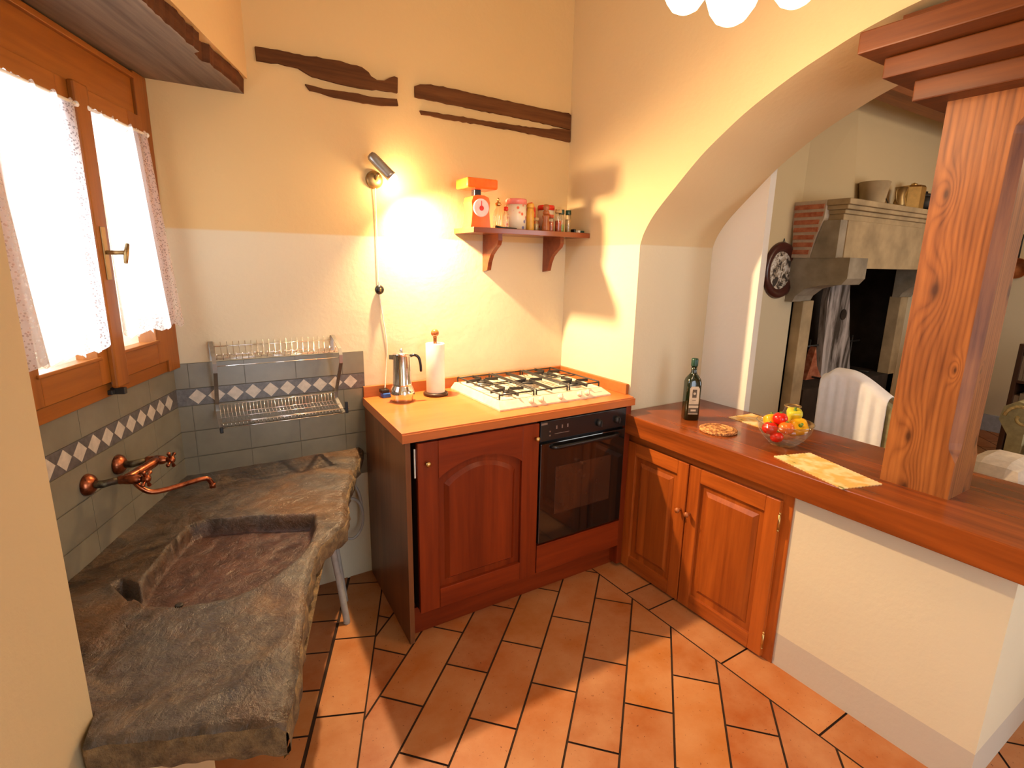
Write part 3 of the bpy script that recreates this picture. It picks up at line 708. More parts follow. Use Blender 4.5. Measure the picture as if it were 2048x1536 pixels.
# ------------------------------------------------------------------ copper wall tap
def tap():
    t = thing('wall_tap', 'aged copper two-handle wall tap over the stone sink', 'tap', lw(.0, .52, .868), LA)
    zc = .868
    for s in (.599, .443):
        b = MB(); b.lathe([(.031, .007), (.031, .012), (.028, .020), (.018, .028), (.013, .030)], lw(0, s, zc), 24, LWM.to_3x3() @ Vector((1, 0, 0))); b.build('wall_rose', 'copper', t, world=True)
        s2 = .571 if s > .5 else .415
        b = MB(); b.tube([lw(.025, s, zc), lw(.05, s, zc), lw(.062, (s+s2)/2, zc), lw(.078, s2, zc)], [.011, .011, .010, .011], 12)
        b.build('supply_pipe', 'patina', t, world=True)
        b = MB(); ax = LWM.to_3x3() @ Vector((1, 0, 0))
        b.lathe([(.0125, 0), (.0135, .006), (.0125, .012), (.014, .02), (.0145, .04), (.013, .052), (.009, .056), (.008, .064)], lw(.076, s2, zc), 20, ax); b.build('valve_body', 'copper', t, world=True)
        b = MB(); c = Vector((.148, -s2, zc)); b.lathe([(.009, -.012), (.012, -.004), (.012, .006), (.008, .010), (.0, .012)], LWM @ c, 16, ax)
        h = b.build('cross_handle', 'copper', t, world=True)
        b = MB()
        for k in range(4):
            a = PI/4*0.55+k*PI/2; d = Vector((0, math.cos(a), math.sin(a)))
            b.tube([LWM @ (c+d*.006), LWM @ (c+d*.018), LWM @ (c+d*.026), LWM @ (c+d*.031)], [.0045, .0042, .0066, .0035], 10)
        b.build('handle_spokes', 'copper', h, world=True)
    b = MB(); b.tube(spline([lw(.105, .410, zc+.002), lw(.112, .45, zc+.004), lw(.104, .50, zc+.002), lw(.092, .565, zc)], 5), [.013]*4+[.0145]*8+[.013]*4, 14)
    b.build('bridge', 'copper', t, world=True)
    b = MB(); b.tube(spline([lw(.098, .55, zc-.004), lw(.118, .555, zc-.030), lw(.140, .548, zc-.050), lw(.165, .530, zc-.056), lw(.20, .498, zc-.056), lw(.245, .458, zc-.054), lw(.262, .443, zc-.060), lw(.270, .436, zc-.082)], 6), .0078, 14)
    b.lathe([(.0095, -.004), (.0095, .012)], lw(.2702, .4358, zc-.088), 14); b.build('spout', 'copper', t, world=True)
tap()

# ------------------------------------------------------------------ dish rack
def dish_rack():
    t = thing('dish_rack', 'two-tier chrome wire dish rack hung on the grey tiles above the sink', 'rack', (-1.49, 0, .86))
    xL, xR = -1.722, -1.262
    for x in (xL, xR):
        b = MB(); pts = [(x, -.006, 1.105), (x, -.008, 1.178), (x, -.03, 1.182), (x, -.135, 1.140), (x, -.150, 1.115), (x, -.145, 1.08), (x, -.035, .935), (x, -.03, .905), (x, -.125, .872), (x, -.155, .868)]
        P_ = [Vector(p) for p in pts]; n = len(P_); vs = []
        for i, p in enumerate(P_):
            a = P_[max(0, i-1)]; c = P_[min(n-1, i+1)]; tt = (c-a).normalized(); nn = Vector((0, -tt.z, tt.y))
            vs.append([b.bm.verts.new(p+Vector((dx, 0, 0))+nn*dn) for dx, dn in ((-.007, -.0015), (.007, -.0015), (.007, .0015), (-.007, .0015))])
        for q, w_ in zip(vs, vs[1:]):
            for k in range(4): b._f([q[k], q[(k+1) % 4], w_[(k+1) % 4], w_[k]])
        b._f(vs[0]); b._f(vs[-1]); b.build('side_bracket', 'steel_dark', t, world=True)
    b = MB()
    for (y, z) in ((-.012, 1.160), (-.012, 1.125), (-.06, 1.120), (-.10, 1.122), (-.148, 1.105)): b.tube([(xL, y, z), (xR, y, z)], .0018, 6)
    for i in range(21):
        x = xL+.012+(xR-xL-.024)*i/20; b.tube([(x, -.012, 1.178), (x, -.013, 1.118), (x, -.06, 1.118), (x, -.10, 1.120), (x, -.118, 1.148)], .0014, 5)
    b.build('upper_tray', 'chrome', t, world=True)
    b = MB()
    for (y, z) in ((-.032, .930), (-.045, .898), (-.085, .890), (-.125, .880), (-.158, .886), (-.158, .868)): b.tube([(xL, y, z), (xR+(.02 if y < -.15 and z > .87 else 0), y, z)], .0016, 6)
    for i in range(34):
        x = xL+.008+(xR-xL-.016)*i/33; b.tube([(x, -.032, .930), (x, -.040, .898), (x, -.155, .870), (x, -.158, .886)], .0011, 5)
    b.build('lower_tray', 'chrome', t, world=True)
    b = MB(); b.box(xR+.004, -.162, .866, xR+.016, -.152, .915, .002); b.build('end_cap', 'black', t, world=True); b = MB(); b.box(xL-.006, -.162, .850, xL+.006, -.15, .872, .002); b.build('end_cap', 'black', t, world=True)
dish_rack()

# ------------------------------------------------------------------ plumbing under the sink
b = MB(); b.tube(spline([(-1.39, -.28, .569), (-1.385, -.27, .45), (-1.36, -.29, .22), (-1.345, -.33, .03), (-1.345, -.335, .0)], 5), .014, 10)
solo(b, 'waste_pipe', 'pipe', 'grey waste pipe running from the sink slab down to the floor', 'pipe')
b = MB(); b.tube(spline([(-1.36, -.16, .569), (-1.34, -.15, .42), (-1.325, -.18, .2), (-1.31, -.20, .012)], 5), .010, 10)
solo(b, 'water_pipe', 'pipe', 'thinner grey pipe standing behind the waste pipe under the sink', 'pipe')
b = MB(); b.tube([(-1.235+.055*math.cos(a), -.07, .335+.10*math.sin(a)) for a in [i*2*PI/28 for i in range(28)]], .006, 8, closed=True)
b.tube(spline([(-1.18, -.07, .335), (-1.19, -.05, .45), (-1.24, -.04, .53), (-1.30, -.04, .575)], 5), .006, 8)
solo(b, 'coiled_hose', 'pipe', 'pale hose looped in a coil between the sink and the cooker cabinet', 'hose')

# ------------------------------------------------------------------ cooker run
def arch_door(par):
    """panelled door with an arched field, x -1.118..-.566, z .125...838, front at y=-.604"""
    x0, x1, z0, z1, yb, yf = -1.118, -.566, .125, .838, -.585, -.604
    fr = .085; ys = -.5885
    d = MB(); d.box(x0, yf, z0, x0+fr, yb, z1, .003); d.box(x1-fr, yf, z0, x1, yb, z1, .003); d.box(x0+fr-.002, -.5885, z0+.004, x1-fr+.002, yb, z1-.004)
    door = d.build('door', 'cab_v', par, world=True)
    d = MB(); d.box(x0+fr, yf, z0, x1-fr, yb, z0+.085, .002); d.build('rail', 'cab_h', door, world=True); d = MB()
    a0, a1 = x0+fr, x1-fr; n = 24
    def arc(x, base, rise, ins=0):
        t = (x-(a0+a1)/2)/((a1-a0)/2); return base+rise*math.cos(min(1, abs(t))*PI/2)**.8 if abs(t) < 1 else base
    pts = [(a0, z1), (a1, z1)]+[(a1-(a1-a0)*i/n, arc(a1-(a1-a0)*i/n, .685, .062)) for i in range(n+1)]
    d.prism(pts, XZ, yf, yb); d.build('rail', 'cab_h', door, world=True)
    d = MB()
    i0, i1 = a0+.028, a1-.028
    outer = [(i0, z0+.113), (i1, z0+.113)]+[(i1-(i1-i0)*i/n, .655+.062*math.cos(abs((2*i/n-1))*PI/2)**.8) for i in range(n+1)]
    cx, cz = (i0+i1)/2, .44
    inner = [(cx+(x-cx)*.90, cz+(z-cz)*.945) for x, z in outer]
    A = [d.bm.verts.new((x, ys-.001, z)) for x, z in outer]; B = [d.bm.verts.new((x, -.6015, z)) for x, z in inner]
    for i in range(len(A)): d._f([A[i], A[(i+1) % len(A)], B[(i+1) % len(A)], B[i]])
    d._f(B[::-1]); d.build('panel', 'cab_v', door, world=True)
    for x, z in ((-1.082, .758), (-.585, .775)):
        k = MB(); k.lathe([(.006, 0), (.006, .010), (.010, .014), (.011, .020), (.007, .024), (.0, .025)], (x, yf, z), 16, (0, -1, 0)); k.build('knob', 'brass', door, world=True)
    k = MB(); k.box(x0-.008, -.590, .70, x0-.002, -.584, .815, .001); k.build('seal_strip', 'white', door, world=True)
def cooker_cabinet():
    t = thing('base_cabinet', 'cherry base cabinet with an arched panel door left of the oven', 'cabinet', (-.60, -.30, 0))
    MB().prism([(-1.163, -.598), (-1.143, -.598), (-1.112, -.01), (-1.132, -.01)], PL, 0, .8485).build('side_panel', 'side_panel', t, world=True)
    b = MB(); b.box(-1.110, -.584, .12, -.566, -.02, .845); b.build('carcass', 'gap', t, world=True)
    b = MB(); b.box(-1.136, -.545, 0, -.008, -.53, .118); b.build('plinth', 'cab_h', t, world=True)
    b = MB(); b.box(-.560, -.602, .125, -.066, -.58, .262, .002); b.build('lower_rail', 'cab_h', t, world=True)
    b = MB(); b.box(-.062, -.598, .02, -.030, -.02, .846, .001); b.build('filler_panel', 'cab_v', t, world=True)
    arch_door(t)
cooker_cabinet()
def worktop():
    t = thing('worktop', 'orange-brown wooden worktop with an upstand over the cooker run', 'worktop', (-.58, -.3, .849))
    b = MB(); b.prism([(-1.138, -.002), (-.002, -.002), (-.002, -.552), (-.016, -.556), (-.016, -.607), (-1.176, -.607)], PL, .849, .887)
    es = [e for e in b.bm.edges if all(abs(v.co.z-.887) < 1e-5 for v in e.verts) and all(v.co.y < -.55 for v in e.verts)]
    bmesh.ops.bevel(b.bm, geom=es, offset=.006, segments=3, affect='EDGES'); b.build('slab', 'worktop', t, world=True)
    b = MB(); b.box(-1.136, -.020, .887, -.003, -.003, .938, .002); b.build('upstand', 'splash', t, world=True)
    b = MB(); b.box(-.021, -.545, .887, -.003, -.021, .938, .002); b.build('upstand', 'splash', t, world=True)
worktop()
def text(body, size, mat, par, loc, rot, ext=.0004):
    c = bpy.data.curves.new('lettering', 'FONT'); c.body = body; c.size = size; c.extrude = ext; c.align_x = 'CENTER'
    o = bpy.data.objects.new('lettering', c); COL.objects.link(o)
    o.matrix_world = Matrix.Translation(loc) @ rot
    bpy.context.view_layer.update()
    dg = bpy.context.evaluated_depsgraph_get(); me = bpy.data.meshes.new_from_object(o.evaluated_get(dg)); me.transform(Matrix.Translation(loc) @ rot)
    bpy.data.objects.remove(o); me.materials.clear(); me.materials.append(M[mat]); me.transform(WM[par.name].inverted())
    n = bpy.data.objects.new('lettering', me); COL.objects.link(n); n.parent = par; WM[n.name] = WM[par.name]; return n
def oven():
    t = thing('built_in_oven', 'black glass built-in oven under the hob', 'oven', (-.31, -.3, .27))
    MB().box(-.560, -.585, .268, -.066, -.04, .845).build('housing', 'black', t, world=True)
    p = MB().box(-.560, -.603, .752, -.066, -.585, .842, .003).build('control_panel', 'black', t, world=True)
    for x in (-.235, -.125):
        b = MB(); b.lathe([(.017, 0), (.016, .010), (.013, .016), (.0, .017)], (x, -.603, .792), 24, (0, -1, 0)); b.box(x-.0025, -.626, .778, x+.0025, -.606, .806, .001); b.build('knob', 'black_iron', p, world=True)
    b = MB()
    for x in (-.475, -.445, -.415): b.box(x-.003, -.6045, .800, x+.003, -.603, .815)
    for x in (-.51,): b.box(x-.003, -.6045, .79, x+.003, -.603, .796); b.box(x-.003, -.6045, .772, x+.003, -.603, .778)
    b.box(-.485, -.6045, .778, -.405, -.603, .780); b.build('panel_marks', 'steel_dark', p, world=True)
    text('INOX', .012, 'chrome', p, (-.540, -.6035, .825), Matrix.Rotation(PI/2, 4, 'X')) if False else None
    b = MB(); b.box(-.557, -.6042, .826, -.525, -.603, .835); b.build('badge', 'steel_dark', p, world=True)
    d = MB().box(-.558, -.606, .272, -.068, -.586, .742, .004).build('oven_door', 'black_glass', t, world=True)
    MB().box(-.475, -.6072, .40, -.150, -.605, .625, .001).build('inspection_window', 'oven_window', d, world=True)
    b = MB(); b.tube(spline([(-.50, -.606, .722), (-.49, -.620, .722), (-.44, -.624, .722), (-.31, -.625, .722), (-.18, -.624, .722), (-.13, -.620, .722), (-.12, -.606, .722)], 4), .009, 10); b.build('handle', 'black', d, world=True)
oven()
def hob():
    t = thing('gas_hob', 'ivory enamel five-burner gas hob set in the worktop', 'hob', (-.39, -.28, .887))
    x0, x1, y0, y1, z0, z1 = -.712, -.092, -.518, -.045, .8872, .922
    b = MB(); o = [(x0, y0), (x1, y0), (x1, y1), (x0, y1)]; i_ = [(x0+.014, y0+.035), (x1-.030, y0+.035), (x1-.014, y1-.014), (x0+.014, y1-.014)]
    A = [b.bm.verts.new((x, y, z0)) for x, y in o]; A2 = [b.bm.verts.new((x, y, z0+.007)) for x, y in o]; B = [b.bm.verts.new((x, y, z1)) for x, y in i_]
    k = [(x0+.026, y0+.048), (x1-.040, y0+.048), (x1-.026, y1-.026), (x0+.026, y1-.026)]; Cc = [b.bm.verts.new((x, y, z1)) for x, y in k]; D = [b.bm.verts.new((x, y, z1-.006)) for x, y in [(p[0]+(.006 if p[0] < -.4 else -.006), p[1]+(.006 if p[1] < -.3 else -.006)) for p in k]]
    for P_, Q_ in ((A, A2), (A2, B), (B, Cc), (Cc, D)):
        for q in range(4): b._f([P_[q], P_[(q+1) % 4], Q_[(q+1) % 4], Q_[q]])
    b._f(D); b._f(A[::-1]); b.build('hob_plate', 'hob', t, world=True)
    BU = [(-.595, -.155, .034), (-.600, -.385, .022), (-.405, -.265, .046), (-.215, -.150, .028), (-.215, -.385, .030)]
    for x, y, r in BU:
        b = MB(); b.lathe([(r*1.25, 0), (r*1.25, .004), (r, .006), (r*.98, .014), (r*.6, .015)], (x, y, z1-.006), 28); bb = b.build('burner', 'burner', t, world=True)
        b = MB(); b.lathe([(r*.80, 0), (r*.82, .005), (r*.7, .008), (0, .009)], (x, y, z1+.009), 28); b.build('burner_cap', 'black_iron', bb, world=True)
    zt = .948
    for gx0, gx1, bs in ((-.690, -.500, (0, 1)), (-.498, -.312, (2,)), (-.310, -.120, (3, 4))):
        b = MB(); ya, yb = -.466, -.065; r = .0038
        b.tube([(gx0+.006, ya, z1+.002), (gx0+.006, ya, zt-.003), (gx0+.008, ya+.003, zt), (gx0+.008, yb-.003, zt), (gx0+.006, yb, zt-.003), (gx0+.006, yb, z1+.002)], r, 8)
        b.tube([(gx1-.006, ya, z1+.002), (gx1-.006, ya, zt-.003), (gx1-.008, ya+.003, zt), (gx1-.008, yb-.003, zt), (gx1-.006, yb, zt-.003), (gx1-.006, yb, z1+.002)], r, 8)
        for y in (ya, yb): b.tube([(gx0+.006, y, zt-.004), (gx1-.006, y, zt-.004)], r, 8)
        for q in bs:
            x, y, rr = BU[q]
            for dx, dy in ((1, 0), (-1, 0), (0, 1), (0, -1)):
                ex = (gx1-.008 if dx > 0 else gx0+.008) if dx else x; ey = (y+dy*.10) if dy else y
                if q == 2 and dy: ey = yb if dy > 0 else ya
                b.prism([(0, zt-.010), (1, zt-.014), (1, zt), (0, zt+.004)], lambda u, v, d, x=x, y=y, ex=ex, ey=ey, dx=dx, dy=dy: (x+dx*.016+(ex-x-dx*.016)*u+(d if dy else 0), y+dy*.016+(ey-y-dy*.016)*u+(d if dx else 0), v), -.0025, .0025)
            if q != 2:
                b.tube([(gx0+.008, y+(.10 if q in (1, 4) else -.10), zt-.002), (gx1-.008, y+(.10 if q in (1, 4) else -.10), zt-.002)], .0032, 6)
        b.build('pan_grate', 'black_iron', t, world=True)
    for x in (-.545, -.492, -.385, -.275, -.230):
        b = MB(); ax = Vector((0, -.72, .70)).normalized(); c = Vector((x, y0+.017, .907)); b.lathe([(.0135, 0), (.0125, .010), (.011, .013), (.0, .014)], c, 18, ax); b.box(x-.0022, c.y-.020, c.z+.002, x+.0022, c.y-.006, c.z+.022, .001); b.build('control_knob', 'hob', t, world=True)
    ax = Matrix.Rotation(math.atan2(.028, .035), 4, 'X')
    text('VENTURA', .009, 'black_iron', t, (-.158, y0+.014, .9065), ax) if False else None
    b = MB(); b.box(-.185, y0+.0155, .9030, -.135, y0+.0175, .9075); b.build('maker_mark', 'steel_dark', t, world=True)
hob()

# ------------------------------------------------------------------ on the worktop
def moka():
    t = thing('coffee_pot', 'polished steel stovetop coffee pot with a black handle on the worktop', 'coffee pot', (-1.0, -.150, .887), math.radians(-15))
    t.scale = (1, 1, 1)
    b = MB(); b.lathe([(.046, .0), (.048, .003), (.049, .012), (.054, .030), (.055, .042), (.050, .058), (.043, .070), (.041, .076)], (0, 0, 0), 32); b.build('boiler', 'chrome', t)
    b = MB(); b.lathe([(.0425, .074), (.043, .080), (.0425, .082), (.0405, .140), (.0390, .205), (.0400, .210)], (0, 0, 0), 32, caps=False); b.mi = 0
    b.prism([(-.012, .0), (.012, .0), (0, .018)], lambda u, v, d: (-.036-v, u, d), .190, .210); b.build('jug', 'chrome', t)
    b = MB(); b.lathe([(.040, .209), (.037, .216), (.018, .221), (.0, .222)], (0, 0, 0), 32); b.lathe([(.004, .221), (.009, .228), (.008, .234), (0, .236)], (0, 0, 0), 16); b.build('lid', 'chrome', t)
    b = MB(); b.tube(spline([(.036, 0, .200), (.055, 0, .206), (.074, 0, .195), (.082, 0, .165), (.084, 0, .130)], 5), [.006]*7+[.0065]*7+[.006]*6+[.005], 10); b.build('handle', 'black', t)
moka()
def towels():
    t = thing('paper_towel_holder', 'dark wooden paper towel stand with a round brown knob', 'towel holder', (-.825, -.118, .887))
    b = MB(); b.lathe([(.056, 0), (.058, .004), (.058, .011), (.054, .015), (.0, .015)], (0, 0, 0), 40); b.build('base', 'dark_wood', t)
    b = MB(); b.lathe([(.008, .014), (.008, .272)], (0, 0, 0), 12); b.build('post', 'pen_wood_knob', t)
    b = MB(); b.lathe([(.006, 0), (.010, .004), (.007, .009)], (0, 0, .268), 16); b.ball((0, 0, .292), .0185); b.build('knob', 'pen_wood_knob', t)
    r = MB(); r.lathe([(.020, 0), (.042, 0), (.043, .003), (.043, .226), (.042, .229), (.020, .229), (.020, 0)], (-.825, -.118, .9025), 40, caps=False)
    r.box(-.8275-.002, -.118-.0440, .905, -.826+.018, -.118-.040, 1.128) if False else None
    o = solo(r, 'paper_towel_roll', 'paper', 'white paper towel roll standing on the dark wooden stand', 'paper towel')
towels()
b = MB(); b.box(-1.063, -.072, .8872, -1.025, -.030, .9085, .004); b.mi = 1; b.box(-1.067, -.066, .9065, -1.029, -.024, .924, .004)
solo(b, 'sponge', ['blue', 'black'], 'small blue and black scouring sponge behind the coffee pot', 'sponge')

# ------------------------------------------------------------------ wall spotlight
def wall_lamp():
    t = thing('wall_spotlight', 'small steel wall spotlight pointing down right with a glowing bulb', 'lamp', (-1.045, 0, 1.83))
    b = MB(); b.lathe([(.036, 0), (.036, .010), (.030, .018), (.012, .022)], (-1.045, 0, 1.835), 28, (0, -1, 0)); b.tube([(-1.045, -.015, 1.835), (-1.042, -.050, 1.855)], .007, 10); b.build('wall_mount', 'old_brass', t, world=True)
    A = Vector((-1.078, -.060, 1.925)); D = Vector((.62, -.16, -.62)).normalized()
    b = MB(); b.lathe([(.0, -.002), (.014, .0), (.020, .010), (.0215, .03), (.022, .105), (.0235, .118), (.021, .118), (.018, .10)], A, 28, D, caps=False); b.build('lamp_head', 'steel_dark', t, world=True)
    b = MB(); b.ball(A+D*.128, .0185, seg=20); b.build('bulb', 'bulb', t, world=True)
    b = MB(); b.tube(spline([(-1.045, -.012, 1.80), (-1.044, -.008, 1.7), (-1.045, -.007, 1.50), (-1.044, -.008, 1.39)], 4), .0022, 6)
    b.tube(spline([(-1.043, -.010, 1.35), (-1.030, -.007, 1.25), (-1.015, -.007, 1.12), (-1.022, -.008, 1.03), (-1.035, -.024, .945), (-1.040, -.030, .925)], 4), .0024, 6); b.build('cord', 'white', t, world=True)
    b = MB(); b.ball((-1.044, -.016, 1.372), .021, (1, .62, 1), 18); sw = b.build('cord_switch', 'black', t, world=True)
    b = MB(); b.box(-1.048, -.0345, 1.364, -1.040, -.028, 1.380, .002); b.build('button', 'old_brass', sw, world=True)
    P_ = A+D*.150
    l = lamp('wall_spotlight_beam', 'SPOT', P_, 185, WARM, .020, spot_size=math.radians(160), spot_blend=.9); aim(l, Vector((.42, -.44, -.78)))
    lamp('wall_spotlight_glow', 'POINT', A+D*.152, 5, WARM, .018)
wall_lamp()

# ------------------------------------------------------------------ shelf and what stands on it
ST = 1.652
def shelf():
    t = thing('wall_shelf', 'short mahogany wall shelf on two curved brackets in the corner', 'shelf', (-.335, 0, 1.45))
    MB().box(-.668, -.200, 1.628, -.001, -.001, ST, .002).build('board', 'shelf', t, world=True)
    for x in (-.512, -.150):
        pts = [(-.001, 1.628), (-.150, 1.628), (-.152, 1.600), (-.142, 1.580), (-.110, 1.560), (-.078, 1.535), (-.058, 1.500), (-.046, 1.462), (-.001, 1.455)]
        MB().prism(pts, XY, x, x+.022).build('bracket', 'shelf', t, world=True)
shelf()
def kscale():
    t = thing('kitchen_scale', 'orange kitchen scale with a round dial and yellow-orange tray', 'scale', (-.610, -.120, ST))
    b = MB(); b.prism([(-.052, 0), (.052, 0), (.048, .02), (.043, .075), (.047, .110), (.040, .132), (.018, .140), (-.018, .140), (-.040, .132), (-.047, .110), (-.043, .075), (-.048, .02)], lambda u, v, d: (u, d, v), -.040, .040); b.build('housing', 'orange', t)
    b = MB(); b.lathe([(.040, 0), (.040, .003), (.037, .006)], (0, -.040, .086), 32, (0, -1, 0)); d = b.build('dial', 'dial', t)
    b = MB(); b.lathe([(.011, 0), (.011, .002)], (0, -.046, .084), 20, (0, -1, 0)); b.prism([(-.002, .085), (.002, .085), (.001, .116), (-.001, .116)], lambda u, v, dd: (u, dd, v), -.0485, -.0465); b.build('needle', 'red', d)
    b = MB(); b.box(-.020, -.016, .138, .014, .016, .168, .003); b.build('neck', 'black', t)
    b = MB(); b.box(-.078, -.060, .166, .078, .060, .210, .008)
    f = [f for f in b.bm.faces if f.normal.z > .9 and f.calc_area() > .005]
    r = bmesh.ops.inset_region(b.bm, faces=f, thickness=.006, depth=0); bmesh.ops.translate(b.bm, verts=list({v for q in f for v in q.verts}), vec=(0, 0, -.03)); b.build('tray', 'orange', t)
kscale()
def jar(name, label, cat, x, y, r, h, body, lid, fill=None, fh=.6, lidh=.018, lr=1.0, extra=None, group=None):
    t = thing(name, label, cat, (x, y, ST), 0, group)
    b = MB(); b.lathe([(r*.92, 0), (r, .004), (r, h*.80), (r*.82, h*.90), (r*.80, h)], (0, 0, 0), 22, caps=True); b.build('body', body, t)
    if fill: b = MB(); b.lathe([(r*.86, .003), (r*.90, h*fh)], (0, 0, 0), 18); b.build('contents', fill, t)
    b = MB(); b.lathe([(r*.90*lr, h), (r*.92*lr, h+.002), (r*.92*lr, h+lidh), (r*.85*lr, h+lidh+.002)], (0, 0, 0), 22); b.build('lid', lid, t)
    return t
t = thing('oil_cruet', 'clear glass cruet with a metal stopper right of the orange scale', 'cruet', (-.488, -.105, ST))
b = MB(); b.lathe([(.022, 0), (.024, .004), (.024, .06), (.018, .085), (.009, .098), (.009, .108)], (0, 0, 0), 20); b.build('body', 'jar_glass', t)
b = MB(); b.lathe([(.011, .106), (.016, .112), (.012, .120), (.004, .124), (.006, .134), (.004, .142), (0, .143)], (0, 0, 0), 16); b.build('stopper', 'brass', t)
t = thing('oil_cruet', 'small cruet with a red cap squeezed beside the flowered tin', 'cruet', (-.450, -.115, ST))
b = MB(); b.lathe([(.013, 0), (.014, .004), (.014, .07), (.007, .088)], (0, 0, 0), 16); b.build('body', 'jar_glass', t)
b = MB(); b.lathe([(.009, .086), (.011, .09), (.010, .104), (0, .106)], (0, 0, 0), 16); b.build('cap', 'red', t)
b = MB(); b.tube([(-.535, -.165, ST+.006), (-.50, -.170, ST+.005), (-.43, -.180, ST+.003)], [.008, .004, .003], 8)
solo(b, 'spoon', 'black_iron', 'small dark spoon lying at the shelf edge before the flowered tin', 'spoon')
def tin(label, x, y, r, h, lid, lidh):
    t = thing('storage_tin', label, 'tin', (x, y, ST)); b = MB(); b.lathe([(r, 0), (r, h)], (0, 0, 0), 32); b.build('body', 'tin', t)
    b = MB(); b.lathe([(r*1.03, 0), (r*1.04, lidh*.8), (r*.97, lidh), (0, lidh)], (0, 0, h), 32); b.build('lid', lid, t)
tin('large flowered round tin with a pink lid in the middle of the shelf', -.385, -.100, .050, .118, 'pink', .026)
tin('shorter flowered tin with a bright red lid behind the spice jars', -.190, -.075, .042, .106, 'red', .024)
jar('storage_jar', 'amber yellow lidded jar just right of the large flowered tin', 'jar', -.312, -.115, .020, .108, 'yellow_tin', 'yellow_tin')
b = MB(); b.box(-.298, -.075, ST, -.252, -.035, ST+.11, .002); b.prism([(-.298, .110), (-.275, .140), (-.252, .110)], lambda u, v, d: (u, d, ST+v), -.075, -.035)
solo(b, 'house_box', 'red', 'red house-shaped box behind the pepper mill', 'box')
t = thing('pepper_mill', 'turned reddish wooden pepper mill at the front of the shelf', 'pepper mill', (-.246, -.155, ST))
b = MB(); b.lathe([(.019, 0), (.020, .010), (.018, .014), (.020, .020), (.018, .028), (.015, .055), (.018, .068), (.0185, .072), (.0125, .078)], (0, 0, 0), 22); b.build('body', 'pen_wood_knob', t)
b = MB(); b.lathe([(.0125, .078), (.017, .086), (.014, .094), (.011, .098), (.016, .108), (.016, .116), (.010, .125), (.0, .127)], (0, 0, 0), 22); b.build('head', 'pen_wood_knob', t)
jar('spice_jar', 'little glass jar of pale seasoning standing before the red house-shaped box', 'jar', -.278, -.120, .014, .050, 'jar_glass', 'spice_tan', 'spice_tan', .7, .012)
jar('spice_jar', 'small glass jar of red spice to the right of the pepper mill', 'jar', -.205, -.140, .015, .065, 'jar_glass', 'spice_red', 'spice_red', .75, .014)
jar('spice_jar', 'taller glass jar with a pale lid and red label before the red-lidded tin', 'jar', -.160, -.140, .018, .092, 'jar_glass', 'spice_tan', 'spice_red', .6, .016)
jar('spice_jar', 'green-capped glass spice jar of bright green herbs', 'jar', -.118, -.110, .016, .090, 'jar_glass', 'green_cap', 'green', .45, .020)
jar('spice_jar', 'green-capped glass spice jar nearest the corner, pale contents', 'jar', -.075, -.110, .016, .090, 'jar_glass', 'green_cap', 'spice_tan', .75, .020)
b = MB(); b.box(-.056, -.140, ST, -.046, -.110, ST+.020, .001); solo(b, 'matchbox', 'black', 'tiny black box lying next to the last spice jar', 'box')
b = MB(); b.box(-.042, -.155, ST, -.028, -.11, ST+.014, .001); solo(b, 'matchbox', 'paper', 'tiny white box lying near the right shelf end', 'box')
b = MB(); b.box(-.026, -.16, ST, -.006, -.10, ST+.013, .001); solo(b, 'matchbox', 'green_cap', 'tiny green box at the very right end of the shelf', 'box')

